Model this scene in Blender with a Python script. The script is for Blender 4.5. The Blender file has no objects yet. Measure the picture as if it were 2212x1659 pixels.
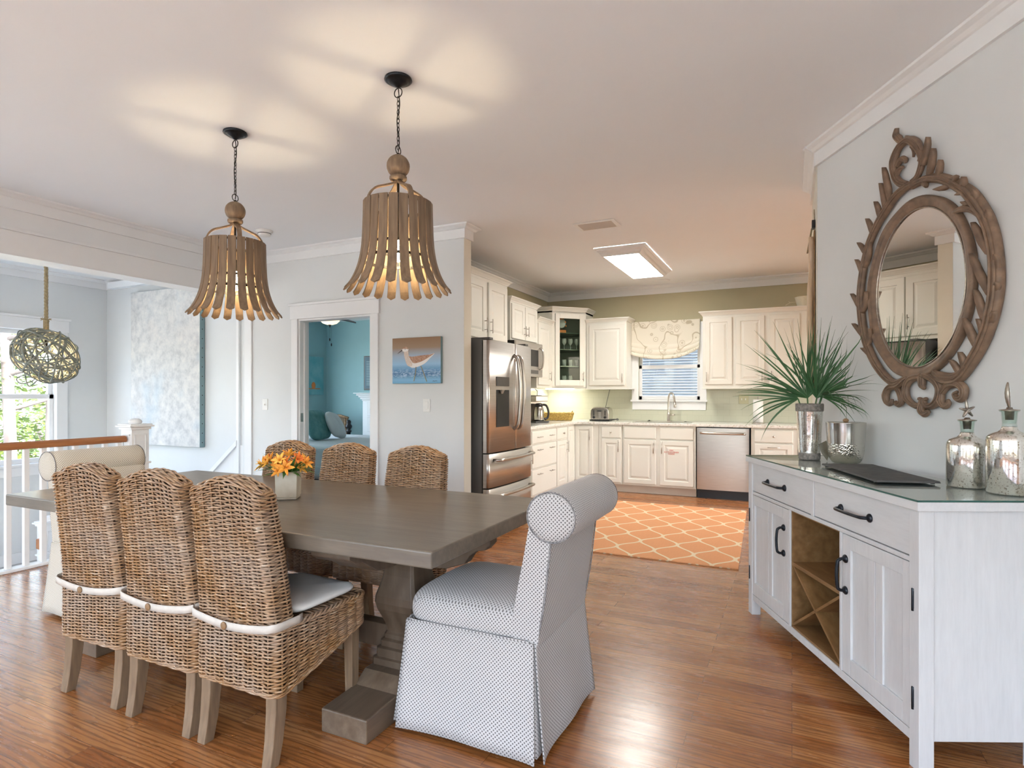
import bpy, bmesh, math, random
from mathutils import Vector, Matrix
C = bpy.context.scene.collection
scene = bpy.context.scene
PI = math.pi
sin, cos = math.sin, math.cos

# ------------------------------------------------------------ camera, world, sun, exposure
cam_d = bpy.data.cameras.new('camera'); cam = bpy.data.objects.new('camera', cam_d); C.objects.link(cam)
cam.location = (0, 0, 1.25)
cam.rotation_euler = (PI/2, 0, math.radians(25.5))
cam_d.sensor_width = 36; cam_d.lens = 36*1268/2212
cam_d.shift_y = (854-829.5)/2212
cam_d.clip_start = 0.05; cam_d.clip_end = 200
scene.camera = cam
world = bpy.data.worlds.new('world'); scene.world = world; world.use_nodes = True
wn = world.node_tree; wn.nodes.clear()
wo = wn.nodes.new('ShaderNodeOutputWorld'); bg = wn.nodes.new('ShaderNodeBackground')
sky = wn.nodes.new('ShaderNodeTexSky'); sky.sky_type = 'NISHITA'; sky.sun_disc = False
sky.sun_elevation = math.radians(42); sky.sun_rotation = math.radians(100); sky.air_density = 1.0; sky.dust_density = 3.0; sky.altitude = 0
hsv = wn.nodes.new('ShaderNodeHueSaturation'); hsv.inputs['Saturation'].default_value = 0.75
wn.links.new(sky.outputs[0], hsv.inputs['Color']); wn.links.new(hsv.outputs[0], bg.inputs[0]); wn.links.new(bg.outputs[0], wo.inputs[0])
bg.inputs[1].default_value = 1.0
sun_d = bpy.data.lights.new('sun', 'SUN'); sun = bpy.data.objects.new('sun', sun_d); C.objects.link(sun)
sun_d.energy = 3.6; sun_d.angle = 0.02; sun_d.color = (1, .95, .85)
sun.rotation_euler = (0, math.radians(48), math.radians(12))
try:
    scene.view_settings.view_transform = 'Standard'; scene.view_settings.look = 'None'
except Exception: pass
scene.view_settings.exposure = 1.6; scene.view_settings.gamma = 1.0
try: scene.view_settings.use_curve_mapping = False
except Exception: pass

def portal(loc, rot, sx, sy):
    d = bpy.data.lights.new('window_portal', 'AREA'); o = bpy.data.objects.new('window_portal', d); C.objects.link(o)
    d.shape = 'RECTANGLE'; d.size = sx; d.size_y = sy; d.cycles.is_portal = True
    o.location = loc; o.rotation_euler = rot
    return o
def area(name, loc, rot, sx, sy, w, col=(1, 1, 1)):
    d = bpy.data.lights.new(name, 'AREA'); o = bpy.data.objects.new(name, d); C.objects.link(o)
    d.shape = 'RECTANGLE'; d.size = sx; d.size_y = sy; d.energy = w; d.color = col
    o.location = loc; o.rotation_euler = rot
    return o
# daylight enters through the windows: portals guide the sky light at each opening
for x in (-4.1, -2.1, -0.1, 1.9): portal((x, -2.99, 1.35), (PI/2, 0, 0), 1.5, 2.1)
for y in (3.575, 2.485, .885, -.715): portal((-8.22, y, 1.235), (0, -PI/2, 0), 1.57, .97)
portal((-8.05, 6.35, 1.45), (0, -PI/2, 0), 1.9, 2.1)
portal((3.62, 6.2, 1.55), (0, PI/2, 0), 1.3, 1.4)  # portal for the added unseen kitchen opening
portal((-1.495, 8.16, 1.645), (-PI/2, 0, 0), .81, .91)

# ------------------------------------------------------------ materials
MATS = {}
def newmat(name):
    m = bpy.data.materials.new(name); m.use_nodes = True
    nt = m.node_tree; b = nt.nodes['Principled BSDF']
    MATS[name] = m
    return m, nt, b
def coords(nt, scale=(1, 1, 1), kind='Object', rot=(0, 0, 0), loc=(0, 0, 0)):
    tc = nt.nodes.new('ShaderNodeTexCoord'); mp = nt.nodes.new('ShaderNodeMapping')
    mp.inputs['Scale'].default_value = scale; mp.inputs['Rotation'].default_value = rot; mp.inputs['Location'].default_value = loc
    nt.links.new(tc.outputs[kind], mp.inputs[0]); return mp.outputs[0]
def noise(nt, vec, scale, detail=3, rough=.55):
    n = nt.nodes.new('ShaderNodeTexNoise'); n.inputs['Scale'].default_value = scale
    n.inputs['Detail'].default_value = detail; n.inputs['Roughness'].default_value = rough
    if vec is not None: nt.links.new(vec, n.inputs['Vector'])
    return n.outputs['Fac']
def ramp(nt, fac, stops, interp='LINEAR'):
    r = nt.nodes.new('ShaderNodeValToRGB'); r.color_ramp.interpolation = interp
    e = r.color_ramp.elements
    while len(e) < len(stops): e.new(.5)
    for i, (p, c) in enumerate(stops):
        e[i].position = p; e[i].color = (c[0], c[1], c[2], 1) if not isinstance(c, (int, float)) else (c, c, c, 1)
    nt.links.new(fac, r.inputs[0]); return r.outputs[0]
def mixc(nt, fac, a, b, mode='MIX'):
    m = nt.nodes.new('ShaderNodeMix'); m.data_type = 'RGBA'; m.blend_type = mode
    for k, v in ((0, fac), (6, a), (7, b)):
        if isinstance(v, (int, float)): m.inputs[k].default_value = v
        elif isinstance(v, (tuple, list)): m.inputs[k].default_value = (*v[:3], 1)
        else: nt.links.new(v, m.inputs[k])
    return m.outputs[2]
def mth(nt, op, a, b=None, c=None):
    m = nt.nodes.new('ShaderNodeMath'); m.operation = op
    for k, v in enumerate((a, b, c)):
        if v is None: continue
        if isinstance(v, (int, float)): m.inputs[k].default_value = v
        else: nt.links.new(v, m.inputs[k])
    return m.outputs[0]
def bump(nt, b, h, strength=.3, dist=.01):
    n = nt.nodes.new('ShaderNodeBump'); n.inputs['Strength'].default_value = strength; n.inputs['Distance'].default_value = dist
    nt.links.new(h, n.inputs['Height']); nt.links.new(n.outputs[0], b.inputs['Normal'])
def plain(name, col, rough=.5, metal=0., col2=None, nscale=8, stretch=(1, 1, 1), bmp=0, spec=.5, coat=0):
    m, nt, b = newmat(name)
    b.inputs['Roughness'].default_value = rough; b.inputs['Metallic'].default_value = metal
    b.inputs['Specular IOR Level'].default_value = spec
    if coat: b.inputs['Coat Weight'].default_value = coat; b.inputs['Coat Roughness'].default_value = .08
    if col2 is None: col2 = tuple(c*.94 for c in col)
    v = coords(nt, stretch); f = noise(nt, v, nscale)
    c = ramp(nt, f, [(.3, col), (.7, col2)]); nt.links.new(c, b.inputs['Base Color'])
    if bmp: bump(nt, b, f, bmp, .005)
    return m
def emit(name, col, s):
    m, nt, b = newmat(name); b.inputs['Base Color'].default_value = (*col, 1)
    b.inputs['Emission Color'].default_value = (*col, 1); b.inputs['Emission Strength'].default_value = s
    return m
def woodmat(name, c1, c2, c3, stretch=(1, 12, 12), rough=.45, scale=3, bmp=.15, spec=.5, dk=None):
    m, nt, b = newmat(name)
    v = coords(nt, stretch); f = noise(nt, v, scale, 6, .65); f2 = noise(nt, v, scale*4, 4, .6)
    c = ramp(nt, f, [(.28, c1), (.5, c2), (.74, c3)])
    c = mixc(nt, ramp(nt, f2, [(.35, 0.0), (.7, .45 if c1[0] < .6 else .18)]), c, tuple(x*.55 for x in c1))
    nt.links.new(c, b.inputs['Base Color']); b.inputs['Roughness'].default_value = rough
    b.inputs['Specular IOR Level'].default_value = spec
    bump(nt, b, f2, bmp, .002)
    return m

plain('wall_paint', (.70, .72, .725), .85, col2=(.68, .70, .705), nscale=3)
plain('ceiling_paint', (.86, .885, .91), .9, nscale=2, col2=(.85, .875, .90))
plain('trim_paint', (.80, .81, .815), .42, nscale=4, col2=(.78, .79, .80))
plain('khaki_paint', (.47, .43, .29), .8, nscale=3)
plain('cream_end', (.72, .69, .60), .8, nscale=3)
plain('teal_paint', (.33, .52, .53), .8, nscale=3)
plain('cabinet_paint', (.75, .745, .69), .38, nscale=5, col2=(.74, .73, .67))
plain('toe_paint', (.62, .55, .47), .55)
plain('black_iron', (.012, .014, .018), .35, .6, col2=(.03, .035, .045), nscale=30)
plain('black_plastic', (.012, .012, .013), .35)
plain('dark_metal', (.03, .028, .026), .4, .8)
plain('nickel', (.52, .49, .45), .28, 1.0)
plain('steel', (.60, .57, .54), .33, 1.0, col2=(.50, .47, .44), nscale=6, stretch=(.6, .6, 60))
plain('steel_horizontal', (.58, .54, .50), .32, 1.0, col2=(.46, .42, .39), nscale=6, stretch=(1, 1, 50))
plain('fridge_side', (.10, .095, .09), .45, .2)
plain('white_plastic', (.82, .82, .80), .35)
plain('paper', (.86, .86, .84), .9)
plain('carpet', (.55, .56, .58), .95, nscale=60, bmp=.4)
plain('strap_cotton', (.60, .56, .51), .9, col2=(.54, .50, .45), nscale=40)
plain('cushion_cotton', (.72, .74, .75), .92, col2=(.80, .79, .77), nscale=5, bmp=.2)
plain('stone_vase', (.72, .67, .55), .7, col2=(.60, .54, .42), nscale=14, bmp=.15)
plain('slate', (.05, .05, .05), .7, col2=(.095, .092, .088), nscale=22, bmp=.8)
plain('rope_fibre', (.42, .34, .20), .9, col2=(.25, .2, .12), nscale=50)
plain('vine_wood', (.13, .17, .17), .7, col2=(.28, .28, .24), nscale=25)
plain('bedding', (.74, .76, .77), .9, nscale=6)
plain('teal_cloth', (.10, .30, .30), .9, col2=(.2, .42, .42), nscale=12)
plain('rattan', (.40, .25, .12), .6, col2=(.18, .10, .05), nscale=18)
plain('straw', (.66, .47, .14), .8, col2=(.34, .22, .05), nscale=60, bmp=.8)
plain('palm_leaf', (.030, .10, .040), .45, col2=(.07, .17, .06), nscale=7)
plain('leaf_green', (.05, .16, .03), .5, col2=(.10, .26, .05), nscale=18)
plain('fan_blade', (.02, .022, .025), .5)
plain('tree_leaf', (.035, .075, .012), .6, col2=(.10, .14, .02), nscale=1.6)
plain('tree_leaf_light', (.10, .16, .02), .6, col2=(.20, .24, .03), nscale=1.6)
plain('tree_bark', (.24, .20, .18), .9, col2=(.11, .085, .075), nscale=7, stretch=(1, 1, .4), bmp=.6)
plain('bounce_ground', (.46, .46, .40), .9, col2=(.58, .56, .50), nscale=2)  # pale ground tone, chosen to bounce light up to the ceiling
plain('siding', (.55, .60, .66), .7)
emit('bulb_glow', (1, .78, .45), 60.)
emit('lamp_panel', (1, .98, .92), 11.0)
emit('fan_glass', (1, .76, .46), .55)
emit('under_glow', (1, .95, .86), 12.0)
woodmat('table_wood', (.125, .105, .083), (.17, .143, .112), (.225, .19, .15), (1.5, 14, 14), .30, 2.2)
woodmat('pedestal_wood', (.07, .046, .030), (.11, .076, .050), (.16, .118, .082), (10, 10, 1.5), .5, 2.5)  # dark brown, deepened to paint in the shade under the tabletop
woodmat('chair_leg_wood', (.15, .095, .055), (.235, .155, .092), (.32, .225, .145), (25, 25, 3), .6, 2)
woodmat('handrail_wood', (.30, .10, .035), (.42, .17, .06), (.5, .22, .09), (14, 1.5, 14), .4, 3)
woodmat('slat_wood', (.13, .085, .050), (.23, .155, .095), (.31, .22, .14), (22, 22, 2.4), .65, 2.4)
woodmat('mirror_wood', (.13, .088, .060), (.24, .155, .10), (.35, .235, .155), (3, 3, 3), .5, 7)
woodmat('whitewash', (.62, .625, .635), (.645, .65, .66), (.69, .69, .70), (9, 9, 1.2), .5, 3, .08)
woodmat('whitewash_across', (.62, .625, .635), (.645, .65, .66), (.69, .69, .70), (1.2, 9, 9), .5, 3, .08)
woodmat('rack_wood', (.17, .085, .028), (.27, .145, .055), (.36, .21, .09), (2, 9, 9), .5, 3)
woodmat('driftwood', (.55, .38, .22), (.70, .54, .38), (.80, .68, .54), (14, 14, 1.2), .7, 3)

# oak strip floor, boards along X
m, nt, b = newmat('oak_floor')
v = coords(nt)
br = nt.nodes.new('ShaderNodeTexBrick'); nt.links.new(v, br.inputs['Vector'])
br.offset = .37; br.offset_frequency = 2; br.inputs['Scale'].default_value = 1
br.inputs['Brick Width'].default_value = .95; br.inputs['Row Height'].default_value = .083
br.inputs['Mortar Size'].default_value = .0011; br.inputs['Mortar Smooth'].default_value = .3; br.inputs['Bias'].default_value = 0
br.inputs['Color1'].default_value = (0, 0, 0, 1); br.inputs['Color2'].default_value = (1, 1, 1, 1); br.inputs['Mortar'].default_value = (.5, .5, .5, 1)
shift = nt.nodes.new('ShaderNodeVectorMath'); shift.operation = 'MULTIPLY_ADD'
nt.links.new(br.outputs['Color'], shift.inputs[0]); shift.inputs[1].default_value = (3.7, 5.1, 2.0); nt.links.new(v, shift.inputs[2])
st = nt.nodes.new('ShaderNodeMapping'); st.inputs['Scale'].default_value = (1.0, 9, 1); nt.links.new(shift.outputs[0], st.inputs[0])
g1 = noise(nt, st.outputs[0], 2.6, 5, .62)
wv = nt.nodes.new('ShaderNodeTexWave'); wv.wave_type = 'BANDS'; wv.bands_direction = 'Y'
wv.inputs['Scale'].default_value = 1.7; wv.inputs['Distortion'].default_value = 11; wv.inputs['Detail'].default_value = 3; wv.inputs['Detail Scale'].default_value = 1.2
nt.links.new(st.outputs[0], wv.inputs['Vector'])
st2 = nt.nodes.new('ShaderNodeMapping'); st2.inputs['Scale'].default_value = (6, 130, 1); nt.links.new(shift.outputs[0], st2.inputs[0])
g3 = noise(nt, st2.outputs[0], 1.0, 3, .6)
cb = ramp(nt, br.outputs['Color'], [(0, (.34, .115, .030)), (.45, (.46, .180, .052)), (.8, (.56, .255, .090)), (1, (.40, .140, .038))])
cb = mixc(nt, ramp(nt, g1, [(.3, 0.), (.75, .45)]), cb, (.24, .078, .022))
cb = mixc(nt, ramp(nt, wv.outputs['Fac'], [(.52, 0.), (.92, .55)]), cb, (.13, .040, .012))
cb = mixc(nt, ramp(nt, g3, [(.5, 0.), (.75, .35)]), cb, (.12, .045, .018))
cb = mixc(nt, mth(nt, 'MULTIPLY', br.outputs['Fac'], .75), cb, (.06, .02, .008))
nt.links.new(cb, b.inputs['Base Color'])
rg = ramp(nt, g1, [(.3, .22), (.8, .32)]); nt.links.new(rg, b.inputs['Roughness'])
b.inputs['Specular IOR Level'].default_value = .6; b.inputs['Coat Weight'].default_value = .25; b.inputs['Coat Roughness'].default_value = .22
hh = mth(nt, 'SUBTRACT', mth(nt, 'MULTIPLY', g3, .25), br.outputs['Fac'])
bump(nt, b, hh, .22, .002)

# backsplash tile
m, nt, b = newmat('subway_tile')
def tilemat(nt, b, col, mort, rotx):
    tc = nt.nodes.new('ShaderNodeTexCoord'); sp = nt.nodes.new('ShaderNodeSeparateXYZ'); nt.links.new(tc.outputs['Object'], sp.inputs[0])
    cx = nt.nodes.new('ShaderNodeCombineXYZ')
    s = mth(nt, 'ADD', sp.outputs[0], sp.outputs[1]); nt.links.new(s, cx.inputs[0]); nt.links.new(sp.outputs[2], cx.inputs[1])
    br = nt.nodes.new('ShaderNodeTexBrick'); nt.links.new(cx.outputs[0], br.inputs['Vector'])
    br.inputs['Scale'].default_value = 1; br.inputs['Brick Width'].default_value = .152; br.inputs['Row Height'].default_value = .076
    br.inputs['Mortar Size'].default_value = .0016; br.inputs['Color1'].default_value = (*col, 1); br.inputs['Color2'].default_value = (*[c*.97 for c in col], 1)
    br.inputs['Mortar'].default_value = (*mort, 1)
    nt.links.new(br.outputs['Color'], b.inputs['Base Color']); bump(nt, b, mth(nt, 'SUBTRACT', 1., br.outputs['Fac']), .25, .002)
    b.inputs['Roughness'].default_value = .2
tilemat(nt, b, (.54, .55, .43), (.46, .47, .36), 0)

# granite counter
m, nt, b = newmat('white_granite')
v = coords(nt); f = noise(nt, v, 55, 4); f2 = noise(nt, v, 6, 3)
c = ramp(nt, f, [(.33, (.52, .48, .42)), (.48, (.76, .75, .71)), (.7, (.82, .81, .78))]); c = mixc(nt, ramp(nt, f2, [(.5, 0.), (.8, .3)]), c, (.7, .66, .6))
nt.links.new(c, b.inputs['Base Color']); b.inputs['Roughness'].default_value = .15

# dotted chair fabric (UV in metres)
def dotfabric(name, base, dot, p=.0105):
    m, nt, b = newmat(name)
    tc = nt.nodes.new('ShaderNodeTexCoord'); sp = nt.nodes.new('ShaderNodeSeparateXYZ'); nt.links.new(tc.outputs['UV'], sp.inputs[0])
    w = 2*PI/p
    a = mth(nt, 'COSINE', mth(nt, 'MULTIPLY', sp.outputs[0], w)); c_ = mth(nt, 'COSINE', mth(nt, 'MULTIPLY', sp.outputs[1], w))
    f = mth(nt, 'MULTIPLY', a, c_)
    n = noise(nt, coords(nt), 6, 2)
    bc = ramp(nt, n, [(.3, base), (.7, tuple(x*.95 for x in base))])
    col = mixc(nt, ramp(nt, f, [(.24, 0.), (.46, 1.)]), bc, dot)
    nt.links.new(col, b.inputs['Base Color']); b.inputs['Roughness'].default_value = .9; b.inputs['Sheen Weight'].default_value = .15
    bump(nt, b, f, .12, .001)
dotfabric('dotted_fabric', (.55, .535, .53), (.13, .12, .12), .0138)
dotfabric('dotted_fabric_warm', (.66, .62, .545), (.27, .23, .16), .0125)

# wicker rods
m, nt, b = newmat('wicker_rod')
v = coords(nt, (1, 1, 6)); f = noise(nt, v, 22, 3, .7); v2 = coords(nt, (1, 1, 1)); f2 = noise(nt, v2, 5, 2)
c = ramp(nt, f, [(.22, (.075, .036, .015)), (.42, (.25, .125, .048)), (.58, (.40, .225, .10)), (.76, (.60, .51, .41))])
c = mixc(nt, ramp(nt, f2, [(.35, 0.), (.75, .45)]), c, (.46, .42, .38))  # weathered grey, also painting cool highlights onto the rods
nt.links.new(c, b.inputs['Base Color']); b.inputs['Roughness'].default_value = .30
plain('wicker_core', (.022, .011, .006), .9, col2=(.04, .022, .012), nscale=60)  # dark colour paints the shade between the rods

# orange ogee rug
m, nt, b = newmat('rug_orange')
tc = nt.nodes.new('ShaderNodeTexCoord'); sp = nt.nodes.new('ShaderNodeSeparateXYZ'); nt.links.new(tc.outputs['UV'], sp.inputs[0])
RX, RY = 6.0, 6.0       # cells across / along, uv 0..1
u_ = mth(nt, 'MULTIPLY', sp.outputs[1], 4.6); v_ = mth(nt, 'MULTIPLY', sp.outputs[0], 4.6*2*PI)
wob = mth(nt, 'MULTIPLY', mth(nt, 'COSINE', v_), .25)
def line(sgn, off):
    t = mth(nt, 'ADD', mth(nt, 'ADD', u_, off), mth(nt, 'MULTIPLY', wob, sgn))
    fr = mth(nt, 'FRACT', t); return mth(nt, 'ABSOLUTE', mth(nt, 'SUBTRACT', fr, .5))
# two families of cosine lines make the ogee lattice
l1 = line(-1., .15); l2 = line(1., .65)
d = mth(nt, 'MINIMUM', l1, l2)
lm = ramp(nt, d, [(.038, 1.), (.056, 0.)])
ng = noise(nt, coords(nt, (1, 1, 1)), 240, 2); n2 = noise(nt, coords(nt, (12, 1, 1)), 10, 2)
oc = ramp(nt, ng, [(.3, (.60, .26, .11)), (.7, (.76, .38, .18))]); oc = mixc(nt, ramp(nt, n2, [(.4, 0.), (.7, .3)]), oc, (.58, .28, .13))
col = mixc(nt, lm, oc, (.74, .62, .42)); nt.links.new(col, b.inputs['Base Color']); b.inputs['Roughness'].default_value = .95
bump(nt, b, mth(nt, 'ADD', ng, mth(nt, 'MULTIPLY', lm, 2.)), .5, .003)

# abstract pale painting
m, nt, b = newmat('abstract_paint')
v = coords(nt); f = noise(nt, v, 9, 8, .75); f2 = noise(nt, v, 1.3, 3, .6); f3 = noise(nt, coords(nt, (1, 1, 1), loc=(4, 0, 2)), 2.2, 4, .6)
c = ramp(nt, f, [(.32, (.44, .45, .46)), (.52, (.62, .62, .61)), (.7, (.74, .72, .68))])
c = mixc(nt, ramp(nt, f2, [(.55, 0.), (.72, .6)]), c, (.42, .55, .64)); c = mixc(nt, ramp(nt, f3, [(.6, 0.), (.8, .35)]), c, (.66, .60, .56))
nt.links.new(c, b.inputs['Base Color']); b.inputs['Roughness'].default_value = .8; bump(nt, b, f, .5, .006)
plain('canvas_edge', (.22, .33, .35), .8)
plain('teal_paint_art', (.12, .38, .42), .7, col2=(.25, .5, .52), nscale=6)

# shade fabric: cream with tan floral blotches
m, nt, b = newmat('floral_fabric')
v = coords(nt)
vo = nt.nodes.new('ShaderNodeTexVoronoi'); vo.inputs['Scale'].default_value = 9; nt.links.new(v, vo.inputs['Vector'])
dd = vo.outputs['Distance']
rings = mth(nt, 'SINE', mth(nt, 'MULTIPLY', dd, 42.))
mask = ramp(nt, dd, [(.40, 1.), (.48, 0.)])
fl = mth(nt, 'MULTIPLY', ramp(nt, rings, [(.0, 0.), (.9, .6)]), mask)
wv = nt.nodes.new('ShaderNodeTexWave'); wv.inputs['Scale'].default_value = 1.6; wv.inputs['Distortion'].default_value = 7; wv.inputs['Detail'].default_value = 1; nt.links.new(v, wv.inputs['Vector'])
st_ = ramp(nt, wv.outputs['Fac'], [(.0, .5), (.05, 0.)])
ff = mth(nt, 'MAXIMUM', fl, st_)
nv = noise(nt, v, 3.2, 1); vine = ramp(nt, mth(nt, 'ABSOLUTE', mth(nt, 'SUBTRACT', nv, .5)), [(.006, .75), (.014, 0.)])
ff = mth(nt, 'MAXIMUM', fl, vine)
c = mixc(nt, ff, (.74, .70, .60), (.40, .34, .23)); nt.links.new(c, b.inputs['Base Color']); b.inputs['Roughness'].default_value = .9

# mercury glass: speckled mirror metal
m, nt, b = newmat('mercury_glass')
v = coords(nt); f = noise(nt, v, 140, 3, .7); f2 = noise(nt, v, 11, 4, .7)
sp_ = ramp(nt, f, [(.56, 0.), (.66, 1.)])
c = mixc(nt, ramp(nt, f2, [(.5, 0.), (.7, .6)]), (.86, .85, .80), (.62, .50, .36)); c = mixc(nt, sp_, c, (.30, .24, .17))
nt.links.new(c, b.inputs['Base Color']); b.inputs['Metallic'].default_value = .92
nt.links.new(ramp(nt, f2, [(.3, .06), (.8, .28)]), b.inputs['Roughness']); bump(nt, b, f2, .25, .004)
# hammered steel
m, nt, b = newmat('hammered_metal')
vo = nt.nodes.new('ShaderNodeTexVoronoi'); vo.feature = 'SMOOTH_F1'; vo.inputs['Scale'].default_value = 150; nt.links.new(coords(nt), vo.inputs['Vector'])
b.inputs['Base Color'].default_value = (.62, .59, .52, 1); b.inputs['Metallic'].default_value = 1; b.inputs['Roughness'].default_value = .16
bump(nt, b, vo.outputs['Distance'], .9, .003)
plain('bucket_metal', (.60, .57, .51), .2, 1.0)
plain('silver_cast', (.48, .43, .37), .3, .9, col2=(.3, .26, .22), nscale=60, bmp=.3)
plain('rough_band', (.34, .31, .28), .75, .3, col2=(.16, .15, .14), nscale=80, bmp=.8)

def archglass(name, tint, refl=.08):
    m = bpy.data.materials.new(name); m.use_nodes = True; nt = m.node_tree; nt.nodes.clear()
    o = nt.nodes.new('ShaderNodeOutputMaterial'); t = nt.nodes.new('ShaderNodeBsdfTransparent'); g = nt.nodes.new('ShaderNodeBsdfGlossy')
    t.inputs[0].default_value = (*tint, 1); g.inputs['Roughness'].default_value = .01
    fr = nt.nodes.new('ShaderNodeFresnel'); fr.inputs[0].default_value = 1.45 + refl
    mx = nt.nodes.new('ShaderNodeMixShader'); ge = nt.nodes.new('ShaderNodeNewGeometry'); nt.links.new(mth(nt, 'MULTIPLY', fr.outputs[0], mth(nt, 'SUBTRACT', 1., ge.outputs['Backfacing'])), mx.inputs[0]); nt.links.new(t.outputs[0], mx.inputs[1]); nt.links.new(g.outputs[0], mx.inputs[2])
    nt.links.new(mx.outputs[0], o.inputs[0]); MATS[name] = m
archglass('window_glass', (.97, .98, .98)); archglass('top_glass', (.94, .965, .945), .12); archglass('green_glass', (.86, .90, .86), -.28); archglass('clear_glass', (.88, .93, .90))
plain('glass_edge', (.03, .10, .08), .2)
m, nt, b = newmat('mirror_glass'); b.inputs['Base Color'].default_value = (.90, .90, .88, 1); b.inputs['Metallic'].default_value = 1; b.inputs['Roughness'].default_value = .0

# sandpiper picture background: brown to blue (a printed picture, its own colours)
m, nt, b = newmat('bird_print')
tc = nt.nodes.new('ShaderNodeTexCoord'); sp = nt.nodes.new('ShaderNodeSeparateXYZ'); nt.links.new(tc.outputs['UV'], sp.inputs[0])
c = ramp(nt, sp.outputs[1], [(0, (.16, .40, .62)), (.08, (.22, .46, .68)), (.20, (.04, .15, .33)), (.30, (.10, .27, .5)), (.42, (.30, .52, .72)), (.6, (.35, .45, .58)), (.78, (.33, .23, .15)), (1, (.28, .16, .08))])
nf = noise(nt, coords(nt, (1, 1, 3)), 45, 4, .7)
band = ramp(nt, sp.outputs[1], [(.10, 0.), (.17, .8), (.27, .6), (.36, 0.)])
c = mixc(nt, mth(nt, 'MULTIPLY', ramp(nt, nf, [(.45, 0.), (.6, 1.)]), band), c, (.50, .66, .82))
nt.links.new(c, b.inputs['Base Color']); b.inputs['Roughness'].default_value = .6
plain('bird_brown', (.30, .12, .06), .7, col2=(.55, .38, .28), nscale=120)
plain('bird_buff', (.62, .50, .42), .7, col2=(.70, .62, .56), nscale=60)
plain('bird_white', (.82, .80, .78), .7); plain('bird_dark', (.08, .05, .04), .6); plain('bird_leg', (.42, .34, .16), .6)
plain('petal_orange', (.85, .26, .03), .6, col2=(.95, .48, .06), nscale=35); plain('petal_red', (.70, .10, .02), .6, col2=(.92, .35, .05), nscale=35)
plain('petal_yellow', (.95, .60, .12), .6, col2=(.9, .4, .05), nscale=40)
plain('red_print', (.62, .10, .07), .6); plain('orange_print', (.70, .22, .05), .6); plain('grey_print', (.35, .35, .35), .6)
plain('switch_brass', (.50, .47, .30), .35, .3)
plain('screen_blue', (.03, .10, .14), .5)
plain('shell_cream', (.74, .70, .56), .7, bmp=.4, nscale=40)
plain('cord_grey', (.10, .10, .10), .6)
plain('white_blind', (.40, .45, .50), .5)
plain('rail_shadow', (.015, .012, .012), .8)
plain('cabinet_sage', (.72, .78, .70), .6); plain('glass_edge2', (.10, .16, .12), .15)  # sage lightened in place of a light inside the cabinet
m, nt, b = newmat('clear_glass2'); b.inputs['Base Color'].default_value = (.9, .93, .9, 1); b.inputs['Roughness'].default_value = .05; b.inputs['Alpha'].default_value = .32
plain('painted_blind_reflect', (.25,.42,.46), .4)
plain('welt_dark', (.32,.31,.315), .9, col2=(.12,.11,.11), nscale=120)
woodmat('foot_wood', (.115, .078, .050), (.165, .118, .080), (.22, .165, .118), (14, 1.5, 14), .4, 2.2)

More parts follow.
